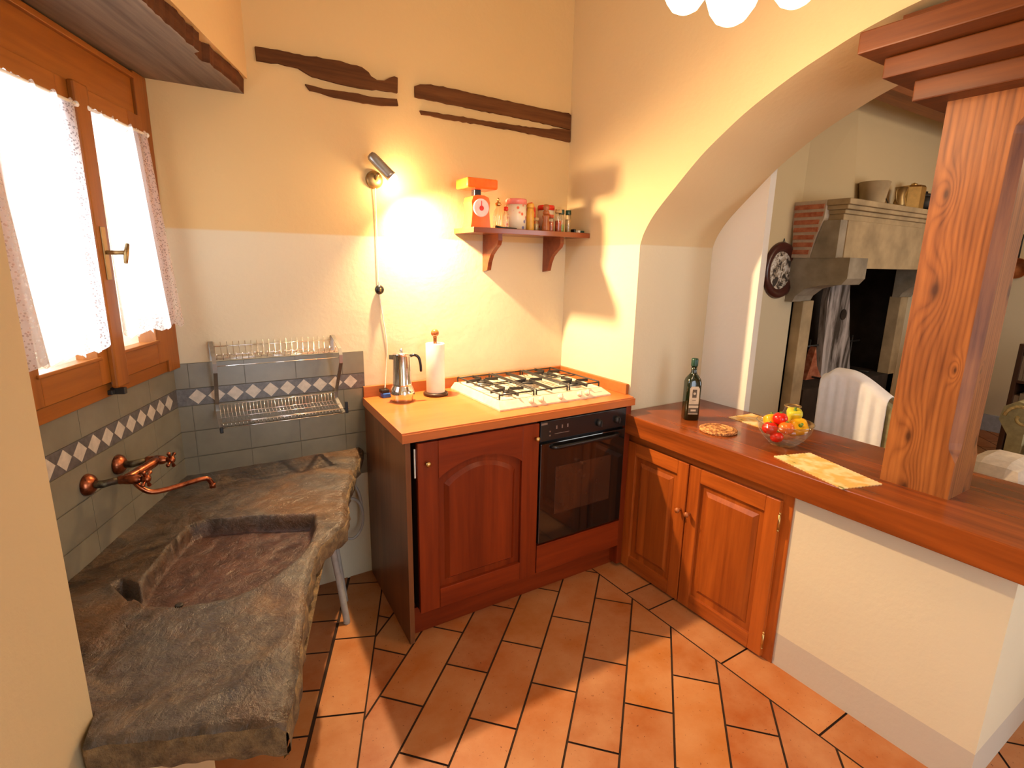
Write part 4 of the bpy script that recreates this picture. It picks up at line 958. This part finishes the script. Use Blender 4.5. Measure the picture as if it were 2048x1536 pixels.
# ------------------------------------------------------------------ peninsula cabinet and counter
def pen_cab():
    t = thing('peninsula_cabinet', 'chestnut two-door cabinet set under the peninsula counter', 'cabinet', (.0, -.98, 0))
    b = MB(); b.box(-.006, -.612, .0, .012, -.556, .712, .001); b.build('stile', 'pen_f', t, world=True); b = MB(); b.box(-.006, -1.408, .0, .012, -1.366, .712, .001); b.build('stile', 'pen_f', t, world=True)
    b = MB(); b.box(-.006, -1.366, .664, .012, -.612, .712, .001); b.build('rail', 'pen_h', t, world=True); b = MB(); b.box(-.006, -1.366, .0, .012, -.612, .012, .001); b.build('rail', 'pen_h', t, world=True)
    b = MB(); b.box(.014, -1.405, .0, .50, -.556, .712); b.build('carcass', 'gap', t, world=True)
    for (ya, yb, hs) in ((-.955, -.585, 1), (-1.372, -.961, -1)):
        z0, z1, x0, x1 = .012, .668, -.026, -.006; w_ = .058
        b = MB(); b.box(x0, ya, z0, x1, ya+w_, z1, .003); b.box(x0, yb-w_, z0, x1, yb, z1, .003); b.box(-.0115, ya+w_-.002, z0+.004, x1, yb-w_+.002, z1-.004); d = b.build('door', 'pen_f', t, world=True)
        b = MB(); b.box(x0+.0005, ya+w_, z0, x1, yb-w_, z0+w_+.005, .002); b.build('rail', 'pen_h', d, world=True); b = MB(); b.box(x0+.0005, ya+w_, z1-w_-.005, x1, yb-w_, z1, .002); b.build('rail', 'pen_h', d, world=True)
        b = MB(); b.box(-.012, ya+w_-.002, z0+w_, x1, yb-w_+.002, z1-w_)
        o = [(ya+w_+.026, z0+w_+.033), (yb-w_-.026, z0+w_+.033), (yb-w_-.026, z1-w_-.033), (ya+w_+.026, z1-w_-.033)]; n_ = [(y+(.018 if k in (0, 3) else -.018), z+(.018 if k < 2 else -.018)) for k, (y, z) in enumerate(o)]
        A = [b.bm.verts.new((-.013, y, z)) for y, z in o]; B = [b.bm.verts.new((-.0225, y, z)) for y, z in n_]
        for q in range(4): b._f([A[q], A[(q+1) % 4], B[(q+1) % 4], B[q]])
        b._f(B); b.build('panel', 'pen_v', d, world=True)
        yk = ya+.022 if hs == 1 else yb-.022
        b = MB(); b.lathe([(.006, 0), (.005, .008), (.010, .016), (.0125, .023), (.010, .029), (0, .031)], (x0, yk, .452), 18, (-1, 0, 0)); b.build('knob', 'pen_wood_knob', d, world=True)
        yh = yb+.002 if hs == 1 else ya-.002
        for zh in (.585, .085):
            b = MB(); b.lathe([(.0045, -.030), (.0045, .030)], (x0+.002, yh, zh), 12); b.ball((x0+.002, yh, zh+.034), .0045, seg=8); b.ball((x0+.002, yh, zh-.034), .0045, seg=8); b.build('hinge', 'brass', d, world=True)
pen_cab()
b = MB(); b.box(-.061, -2.075, .714, .508, -.5555, .807, .004)
solo(b, 'peninsula_counter', 'top_pen', 'thick dark brown wooden counter running through the arch', 'counter')
b = MB(); b.tube([Vector((-.004-.002*math.sin(a*2), -1.955+.008*a/3+.014*math.cos(a), .700+.007*math.sin(a))) for a in [i*.45 for i in range(26)]], .0012, 5)
solo(b, 'wire_loop', 'black_iron', 'little coil of dark wire under the counter near its end', 'wire')

def pillar():
    t = thing('wooden_pillar', 'knotty wooden pillar with a stepped capital standing on the counter', 'pillar', (.22, -1.70, .807))
    x0, x1, y0, y1 = .135, .305, -1.797, -1.606; c = .026
    def ring(z, k): return [(x0, y1-0, z), (x0, y0+k, z), (x0+k, y0, z), (x1-k, y0, z), (x1, y0+k, z), (x1, y1, z)]
    b = MB(); rows = []
    for z, k in ((.807, .001), (.925, .001), (.965, c*.9), (.985, c), (1.86, c), (1.88, c*.9), (1.915, .001), (1.985, .001)): rows.append([b.bm.verts.new(p) for p in ring(z, k)])
    for A, B in zip(rows, rows[1:]):
        for i in range(6): b._f([A[i], A[(i+1) % 6], B[(i+1) % 6], B[i]])
    b._f(rows[0]); b._f(rows[-1][::-1]); sh = b.build('shaft', 'pillar', t, world=True)
    for (xa, ya, xb, yb, za, zb) in ((.056, -1.90, .46, -1.545, 1.975, 2.032), (-.033, -2.05, .50, -1.497, 2.032, 2.086), (-.117, -2.30, .515, -1.462, 2.088, 2.145)):
        b = MB(); b.box(xa, ya, za, xb, yb, zb, .004); b.build('capital_tier', 'capital', t, world=True)
    b = MB(); b.box(.03, -2.1, 2.145, .49, -1.50, 2.208); b.build('packing_block', 'capital', t, world=True)
pillar()
b = MB(); b.box(.51, -.515, 2.60, 4.69, -.355, 2.74, .004)
solo(b, 'ceiling_beam', 'beam_far', 'brown timber beam under the far room ceiling behind the pillar', 'beam')

# ------------------------------------------------------------------ on the counter
PT = .8072
def bottle():
    t = thing('oil_bottle', 'dark green square olive oil bottle with a cream label on the counter', 'bottle', (.150, -.795, PT), math.radians(59))
    b = MB(); pr = [(.030, 0), (.0335, .003), (.0335, .175), (.031, .190), (.022, .206), (.0145, .216), (.0125, .225), (.0125, .252)]
    def sq(tt, z):
        k = 1-sst(.178, .212, z); e = 1/max(abs(math.cos(tt)), abs(math.sin(tt))); return 1+(min(e, 1.20)-1)*k
    b.lathe(pr, (0, 0, 0), 48, fl=lambda tt, z: sq(tt, z)); b.build('body', 'bottle', t)
    b = MB(); b.lathe([(.0150, .248), (.0155, .252), (.0155, .278), (.0135, .284), (0, .284)], (0, 0, 0), 20); b.build('cap', 'green_cap', t)
    # label on the face turned to the room
    X = lambda u, v, d: (-d, u, v)
    b = MB(); b.prism([(-.022, .030), (.022, .030), (.022, .150), (.015, .160), (-.015, .160), (-.022, .150)], X, .0334, .0341); lb_ = b.build('label', 'label', t)
    b = MB(); b.prism([(-.010, .108), (.010, .108), (.010, .146), (-.010, .146)], X, .0340, .0344); b.prism([(-.022, .072), (.022, .072), (.022, .077), (-.022, .077)], X, .0340, .0344); b.prism([(-.022, .034), (.022, .034), (.022, .060), (-.022, .060)], X, .0340, .0344)
    b.prism([(-.008, .094), (.008, .094), (.008, .096), (-.008, .096)], X, .0340, .0344)
    pr_ = b.build('label_print', 'label_dark', lb_)
    b = MB(); b.prism([(-.012, .044), (.012, .044), (.012, .053), (-.012, .053)], X, .0343, .0346); b.build('label_band', 'label', lb_); b = MB(); b.lathe([(.006, 0), (.006, .0004)], (-.0343, 0, .127), 16, (-1, 0, 0)); b.build('label_crest', 'label', lb_)
bottle()
t = thing('cork_trivet', 'round cork trivet with a scalloped edge beside the olive oil bottle', 'trivet', (.105, -.985, PT))
b = MB(); b.lathe([(.072, 0), (.075, .002), (.075, .010), (.070, .0125), (0, .0125)], (0, 0, 0), 144, fl=lambda a, z: 1+.05*abs(math.sin(a*14))); b.build('disc', 'cork', t)
b = MB()
for r in (.058, .030): b.tube([(r*math.cos(a), r*math.sin(a), .013) for a in [i*2*PI/32 for i in range(32)]], .003, 6, closed=True)
b.build('rings', 'cork', t)
def mat(label, x, y, a, L, W):
    b = MB(); n = 40; pts = []
    def edge(p, q, k):
        for i in range(k):
            f = i/k; w_ = .0018*(1 if i % 2 else -1); d = (Vector(q)-Vector(p)); nn = Vector((d.y, -d.x)).normalized(); pts.append(tuple(Vector(p)+d*f+nn*w_))
    c = [(-W/2, -L/2), (W/2, -L/2), (W/2, L/2), (-W/2, L/2)]
    for i in range(4): edge(c[i], c[(i+1) % 4], 24 if i % 2 == 0 else 44)
    b.prism(pts, PL, 0, .003); o = b.build('placemat', 'mat'); o.location = (x, y, PT); o.rotation_euler = (0, 0, a); tag(o, label, 'placemat', 'yellow placemats on the counter')
mat('yellow sprigged placemat near the foot of the wooden pillar', .053, -1.466, math.radians(-17), .305, .165)
mat('yellow placemat behind the glass bowl, mostly hidden', .390, -1.02, math.radians(-6), .28, .155)

BC = Vector((.190, -1.225, PT)); VR = Vector((.846, -.534, 0)); VC = Vector((-.87, -.49, 0))
t = thing('glass_bowl', 'clear glass bowl holding tomatoes and peppers on the counter', 'bowl', BC)
b = MB(); b.lathe([(.0, .003), (.040, .003), (.045, .006), (.072, .030), (.092, .058), (.103, .092), (.1055, .093), (.096, .058), (.075, .027), (.047, .0), (0, .0)], (0, 0, 0), 48, caps=False); b.build('bowl', 'glassy', t)
b = MB(); b.tube([(.104*math.cos(a), .104*math.sin(a), .0925) for a in [i*2*PI/48 for i in range(48)]], .0013, 6, closed=True); b.build('rim', 'jar_glass', t)
def at(r, c, z): return BC+VR*r+VC*c+Vector((0, 0, z))
def tomato(label, p, r, mat_):
    t = thing('tomato', label, 'tomato', p-Vector((0, 0, r*.85)), 0, 'tomatoes in the glass bowl')
    b = MB(); b.ball((0, 0, r*.85), r, (1, 1, .88), 24, fn=lambda d: 1+.025*math.cos(5*math.atan2(d.y, d.x))*abs(d.z)-.10*max(0, d.z-.85)/.15); b.build('flesh', mat_, t)
    b = MB(); b.lathe([(.003, 0), (.002, .006)], (0, 0, r*1.64), 8)
    for k in range(5): a = k*2*PI/5; b.tube([(0, 0, r*1.655), (.008*math.cos(a), .008*math.sin(a), r*1.68)], [.0022, .0008], 6)
    b.build('calyx', 'stem', t)
tomato('red tomato crowning the heap in the bowl', at(-.022, .010, .108), .0285, 'tomato')
tomato('red tomato at the left side of the bowl', at(-.058, .018, .070), .029, 'tomato')
tomato('small red tomato lowest at the front of the bowl', at(-.026, .038, .040), .025, 'tomato')
tomato('orange tomato at the front centre of the bowl', at(.008, .050, .080), .0285, 'tomato_orange')
def pepper(label, p, r, h, mat_, tilt):
    t = thing('bell_pepper', label, 'pepper', p, 0, 'peppers in the glass bowl'); t.rotation_euler = tilt
    b = MB(); b.lathe([(r*.25, -h*.5), (r*.7, -h*.46), (r*.85, -h*.2), (r, h*.2), (r*.92, h*.42), (r*.55, h*.50), (r*.2, h*.44), (0, h*.42)], (0, 0, 0), 36, fl=lambda a, z: 1+.09*math.cos(4*a)); b.build('flesh', mat_, t)
    b = MB(); b.lathe([(.009, h*.43), (.005, h*.47), (.0045, h*.62), (.006, h*.66), (0, h*.66)], (0, 0, 0), 12); b.build('stalk', 'stem', t)
pepper('yellow bell pepper with its green stalk facing out, right side of the bowl', at(.050, .012, .070), .035, .074, 'pepper', (math.radians(40), math.radians(-42), 0))
pepper('greenish yellow bell pepper at the back of the bowl', at(.032, -.052, .106), .030, .056, 'pepper_green', (math.radians(10), math.radians(-12), 0))
pepper('yellow bell pepper behind the red tomatoes at the left', at(-.052, -.035, .080), .034, .062, 'pepper', (math.radians(-20), math.radians(15), 0))
t = thing('glass_jar', 'open clear glass jar standing behind the bowl of vegetables', 'jar', (.400, -1.130, PT+.0035))
b = MB(); b.lathe([(.036, 0), (.040, .004), (.040, .070), (.032, .086), (.0305, .105)], (0, 0, 0), 32, caps=False); b.build('body', 'jar_glass', t)
b = MB(); b.tube([(.031*math.cos(a), .031*math.sin(a), .104) for a in [i*2*PI/32 for i in range(32)]], .0035, 8, closed=True); b.build('rim', 'old_brass', t)

# ------------------------------------------------------------------ chandelier
def chandelier():
    C0 = Vector((-.53, -1.37, 2.33)); t = thing('chandelier', 'lit chandelier with ruffled white glass tulip shades hanging over the kitchen', 'chandelier', (C0.x, C0.y, CZ-.03))
    b = MB(); b.tube([(C0.x, C0.y, CZ), (C0.x, C0.y, C0.z)], .008, 10); b.lathe([(.05, CZ-.02), (.05, CZ)], (C0.x, C0.y, 0), 24); b.ball(C0, .030); b.build('stem', 'old_brass', t, world=True)
    for q in ((-.640, -1.435, 2.058), (-.622, -1.276, 2.140), (-.422, -1.452, 2.140), (-.43, -1.27, 2.16)):
        q = Vector(q); top = q+Vector((0, 0, .012)); side = (q-C0); side.z = 0
        b = MB(); b.tube(spline([C0, C0+side*.5+Vector((0, 0, .05)), C0+side*1.0+Vector((0, 0, -.01)), q+Vector((0, 0, .13)), top]), .004, 8); arm = b.build('arm', 'old_brass', t, world=True)
        b = MB(); b.lathe([(.0, .0), (.020, .001), (.036, .010), (.051, .032), (.059, .058), (.068, .090)], q, 72, (0, 0, 1), caps=False, fl=lambda tt, z: .94+.15*(max(z, 0)/.09)**.5*abs(math.cos(3.5*tt+.4))); b.build('shade', 'shade', arm, world=True)
        b = MB(); b.ball(q+Vector((0, 0, .05)), .017, seg=12); b.build('bulb', 'bulb', arm, world=True)
    lamp('chandelier_light', 'POINT', Vector((-.53, -1.37, 1.98)), 15, (1, .66, .38), .13)
chandelier()

# ------------------------------------------------------------------ round plate and fireplace in the far room
t = thing('wall_plate', 'round picture plate in a dark wooden rim on the wall by the fireplace', 'plate', (2.150, .10, 1.478))
b = MB(); b.lathe([(.140, .012), (.150, .024), (.180, .034), (.205, .026), (.214, .006), (.210, 0)], (0, 0, 0), 48, (0, -1, 0), caps=False); b.build('rim', 'frame_dark', t)
b = MB(); b.lathe([(0, .012), (.145, .013)], (0, 0, 0), 40, (0, -1, 0), caps=False); b.build('picture', 'plate_pic', t)
b = MB(); b.tube([(-.012, -.012, .212), (0, -.012, .236), (.012, -.012, .212)], .003, 6); b.build('hanger', 'black_iron', t)

def fireplace():
    t = thing('fireplace', 'large sandstone fireplace with a plastered hood and brick side', 'fireplace', (3.3, .10, 0))
    Y = .10
    b = MB()   # hood
    prof = [((2.34, 4.40, 2.71, 4.28), -.095, 1.985), ((2.35, 4.34, 2.63, 4.24), -.075, 2.60), ((2.36, 4.32, 2.60, 4.22), -.065, 2.79)]
    rows = []
    for (xs, y, z) in prof: rows.append([b.bm.verts.new(p) for p in ((xs[0], Y, z), (xs[2], y, z), (xs[3], y, z), (xs[1], Y, z))])
    for A, B in zip(rows, rows[1:]):
        for i in range(4): b._f([A[i], A[(i+1) % 4], B[(i+1) % 4], B[i]])
    b._f(rows[0]); b._f(rows[-1]); b.build('hood', 'plaster_far', t, world=True)
    # moulded mantel shelf (stone part)
    b = MB()
    for (o, za, zb) in ((0.0, 1.945, 1.985), (.018, 1.915, 1.945), (.045, 1.885, 1.915), (.060, 1.840, 1.885)): b.box(2.255+.30*0+o, -.300+o, za, 4.45-o, Y, zb, .006)
    for f in b.bm.faces: pass
    b.build('mantel_shelf', 'stone_warm', t, world=True)
    b = MB(); b.box(2.355, -.258, 1.502, 4.36, -.12, 1.842, .004); b.build('apron', 'stone_warm', t, world=True)
    # brick and stone side, seen from the kitchen
    b = MB(); b.prism([(Y, 1.984), (-.14, 1.984), (-.135, 1.86), (-.09, 1.72), (-.06, 1.576), (.075, 1.576), (.085, 1.75), (Y, 1.84)], XY, 2.249, 2.52); b.mi = 1
    for i in range(7):
        z = 1.600+i*.054; e = -.052-.012*i-.012*(i % 2); a = .070+.004*i
        b.prism([(a, z+.002), (e, z), (e-.004, z+.032), (a-.004, z+.034)], XY, 2.241, 2.26)
    b.build('brick_side', ['mortar', 'brick'], t, world=True)
    b = MB(); b.prism([(-.06, 1.575), (-.25, 1.575), (-.25, 1.84), (-.13, 1.84), (-.09, 1.70)], XY, 2.262, 2.52); b.build('side_stone', 'stone_grey', t, world=True)
    for x0, x1 in ((2.275, 2.53), (4.06, 4.31)):
        b = MB(); b.prism([(Y, 1.577), (-.345, 1.577), (-.345, 1.43), (-.31, 1.385), (-.16, 1.375), (-.05, 1.345), (.02, 1.285), (.04, 1.24), (Y, 1.24)], XY, x0, x1); b.build('corbel', 'stone_grey', t, world=True)
        xa = x0+.13 if x0 < 3 else x0; b = MB(); b.box(xa, .02, 0, xa+.15, Y+.02, 1.245, .004); b.build('pilaster', 'stone_warm', t, world=True)
    # firebox
    b = MB(); b.box(2.42, .60, 0, 4.32, .66, 2.1); b.box(2.38, .10, 0, 2.44, .62, 2.1); b.box(4.30, .10, 0, 4.36, .62, 2.1); b.box(2.42, -.12, 1.80, 4.32, .62, 1.84); b.build('firebox', 'soot', t, world=True)
    b = MB(); b.box(2.58, .02, 0, 4.18, .62, .50, .004); b.build('hearth', 'dark_wood' if False else 'soot', t, world=True)
    b = MB(); b.prism([(3.27, .50), (3.80, .50), (3.56, 1.30), (3.50, 1.60), (3.24, 1.60), (3.20, 1.2)], XZ, .25, .31); b.build('fireback', 'scorch', t, world=True)
    b = MB(); b.prism([(3.00, .50), (3.26, .50), (3.16, .62), (3.10, .80), (3.05, .62)], XZ, .24, .30); b.build('firebrick', 'brick', t, world=True)
    b = MB(); b.lathe([(.05, 0), (.05, .01)], (3.50, .25, 1.08), 20, (0, -1, 0)); b.build('flue_hole', 'soot', t, world=True)
fireplace()
b = MB(); b.tube([(3.10, .30, .502), (3.10, .30, .86)], .008, 8); b.tube([(3.85, .30, .502), (3.85, .30, .86)], .008, 8); b.tube([(2.95, .30, .80), (4.0, .30, .80)], .010, 8); b.tube([(3.10, .30, .52), (3.10, .10, .52)], .010, 8); b.tube([(3.85, .30, .52), (3.85, .10, .52)], .010, 8)
solo(b, 'andiron', 'black_iron', 'black iron spit stand inside the fireplace', 'fire iron')
t = thing('bucket', 'pale metal bucket on the left end of the mantel shelf', 'bucket', (2.79, -.185, 1.985))
b = MB(); b.lathe([(.078, 0), (.082, .005), (.104, .15), (.110, .155), (.104, .16), (.098, .15)], (0, 0, 0), 32, caps=False); b.lathe([(0, .004), (.078, .004)], (0, 0, 0), 32, caps=False); b.build('body', 'stone_warm', t)
b = MB(); b.tube(spline([(.104, 0, .14), (.13, -.02, .08), (.11, -.06, .02), (.06, -.085, .01)], 5), .004, 6); b.build('handle', 'black_iron', t)
t = thing('brass_tin', 'tall gold brass tin in the middle of the mantel shelf', 'tin', (3.40, -.20, 1.985))
b = MB(); b.lathe([(.085, 0), (.085, .17), (.075, .185), (0, .187)], (0, 0, 0), 6, smooth=False); b.build('body', 'brass', t)
b = MB(); b.lathe([(.02, .18), (.025, .20), (0, .21)], (0, 0, 0), 12); b.build('knob', 'brass', t)
t = thing('brass_jug', 'slim brass jug left of the gold tin on the mantel', 'jug', (3.22, -.19, 1.985))
b = MB(); b.lathe([(.035, 0), (.045, .03), (.03, .09), (.045, .16)], (0, 0, 0), 16, caps=True); b.build('body', 'old_brass', t)
b = MB(); b.tube(spline([(-.04, 0, .15), (-.08, 0, .13), (-.07, 0, .07), (-.04, 0, .04)], 4), .006, 6); b.build('handle', 'old_brass', t)
t = thing('dark_pot', 'small dark pot at the pillar end of the mantel shelf', 'pot', (3.64, -.20, 1.985))
b = MB(); b.lathe([(.05, 0), (.085, .04), (.08, .10), (.06, .12)], (0, 0, 0), 20); b.build('body', 'black_iron', t)
b = MB(); b.lathe([(.062, .12), (.04, .14), (.012, .145), (.012, .16), (0, .162)], (0, 0, 0), 20); b.build('lid', 'black_iron', t)

# ------------------------------------------------------------------ seats, bookcase and pan in the far room
def armchair():
    t = thing('armchair', 'olive armchair with its back to the counter, beyond the arch', 'armchair', (1.42, -1.085, 0), math.radians(8))
    b = MB()
    def back(u, v):
        y = .24-.52*u; top = .945-.15*sst(.22, .85, u)-.04*(1-sst(0, .12, u)); return (-.30-.03*v-.03*math.sin(u*PI), y, .10+(top-.10)*v)
    g = b.grid(20, 16, back); g2 = b.grid(20, 16, lambda u, v: tuple(Vector(back(u, v))+Vector((.11, 0, -.008*v))))
    for k in range(20): b._f([g[k][16], g[k+1][16], g2[k+1][16], g2[k][16]], True)
    for k in range(16): b._f([g[0][k], g[0][k+1], g2[0][k+1], g2[0][k]], True); b._f([g[20][k], g2[20][k], g2[20][k+1], g[20][k+1]], True)
    b.build('backrest', 'olive', t)
    b = MB(); b.box(-.24, -.26, .14, .34, .24, .42, .03); b.build('seat', 'olive', t)
    for y in (-.30, .28): b = MB(); b.box(-.24, y-.05, .12, .34, y+.05, .62, .03); b.build('armrest', 'olive', t)
    for x in (-.22, .30):
        for y in (-.28, .26): b = MB(); b.lathe([(.015, 0), (.022, .13)], (x, y, 0), 12); b.build('leg', 'dark_wood', t)
    # white throw: lies over the back, a thing of its own
    b = MB(); MW = WM[t.name]
    def thr(u, v):      # v 0..1 outside face upwards, 1..1.2 over the top, then down inside
        uu = u*.62; base = Vector(back(uu, 1.0)); w_ = .006*math.sin(u*26)*(1-min(1, v))+.004*math.sin(u*41+1)
        if v < .8: q = Vector(back(uu, v/.8)); return MW @ (q+Vector((-.016-w_, 0, .0)))
        a = (v-.8)/.2*PI; return MW @ (base+Vector((.052-.068*math.cos(a), 0, .010+.035*math.sin(a)*1)))
    b.grid(60, 40, thr); o = b.build('white_throw', 'cloth_white'); tag(o, 'white cloth throw draped over the back of the olive armchair', 'throw')
    sm = o.modifiers.new('solid', 'SOLIDIFY'); sm.thickness = .004
armchair()
t = thing('footstool', 'cream covered rounded footstool seen right of the pillar foot', 'footstool', (1.62, -1.55, 0))
b = MB(); b.box(-.17, -.12, .22, .17, .12, .60, .07); b.build('cushion', 'cloth_cream', t)
for x in (-.12, .12):
    for y in (-.07, .07): b = MB(); b.lathe([(.014, 0), (.02, .24)], (x, y, 0), 10); b.build('leg', 'dark_wood', t)
def sofa():
    t = thing('sofa', 'olive and gold scroll-arm sofa at the right edge of the view', 'sofa', (2.5, -1.95, 0))
    b = MB(); pts = [(.0, 0), (.05, 0), (.05, .58), (.10, .66), (.09, .74), (.03, .78), (-.05, .76), (-.09, .69), (-.07, .62), (-.02, .60), (-.03, .10), (-.03, 0)]
    b.prism(pts, lambda u, v, d: (d, .50+u, v), -.32, .35); b.build('scroll_arm', 'olive', t)
    b = MB(); b.tube([(-.325, .50+.0+r*math.cos(a), .69+r*math.sin(a)) for a, r in [(i*.35, .078-.0032*i) for i in range(20)]], .009, 6); b.build('scroll_trim', 'gold_cloth', t)
    b = MB(); b.box(-.30, -.7, .12, .30, .46, .40, .04); b.build('seat', 'gold_cloth', t)
    b = MB(); b.box(.22, -.7, .12, .38, .50, .85, .05); b.build('backrest', 'olive', t)
sofa()
b = MB(); b.box(2.19, -1.66, .405, 2.40, -1.50, .545, .01); solo(b, 'striped_cushion', 'redwhite', 'red and white striped cushion lying on the sofa seat', 'cushion')
t = thing('bookcase', 'low dark wooden bookcase filled with books against the far wall', 'bookcase', (3.9, -1.35, 0))
MB().box(-.14, -.40, 0, .18, -.37, .95, .003).box(-.14, .35, 0, .18, .38, .95, .003).box(.15, -.37, 0, .18, .35, .95).build('sides', 'dark_wood', t)
for z in (.02, .33, .64, .93): MB().box(-.14, -.37, z, .15, .35, z+.02, .002).build('shelf', 'dark_wood', t)
for z in (.04, .35, .66):
    b = MB(); y = -.36
    while y < .33:
        w_ = .02+.02*random.random(); b.box(-.10-.02*random.random(), y, z, .10, y+w_-.002, z+.18+.06*random.random()); y += w_
    o = b.build('books', 'books', t); o['kind'] = 'stuff'
t = thing('copper_pan', 'small copper pan hanging by its handle on the far wall', 'pan', (4.695, -.600, 1.53))
b = MB(); b.lathe([(.085, 0), (.088, .004), (.092, .035), (.088, .036), (.080, .006), (0, .005)], (0, 0, 0), 32, (-1, 0, 0), caps=False); b.build('pan', 'copper_pan', t)
b = MB(); b.tube([(-.02, 0, .088), (-.015, 0, .24), (-.005, 0, .30)], [.007, .006, .004], 8); b.build('handle', 'black_iron', t)
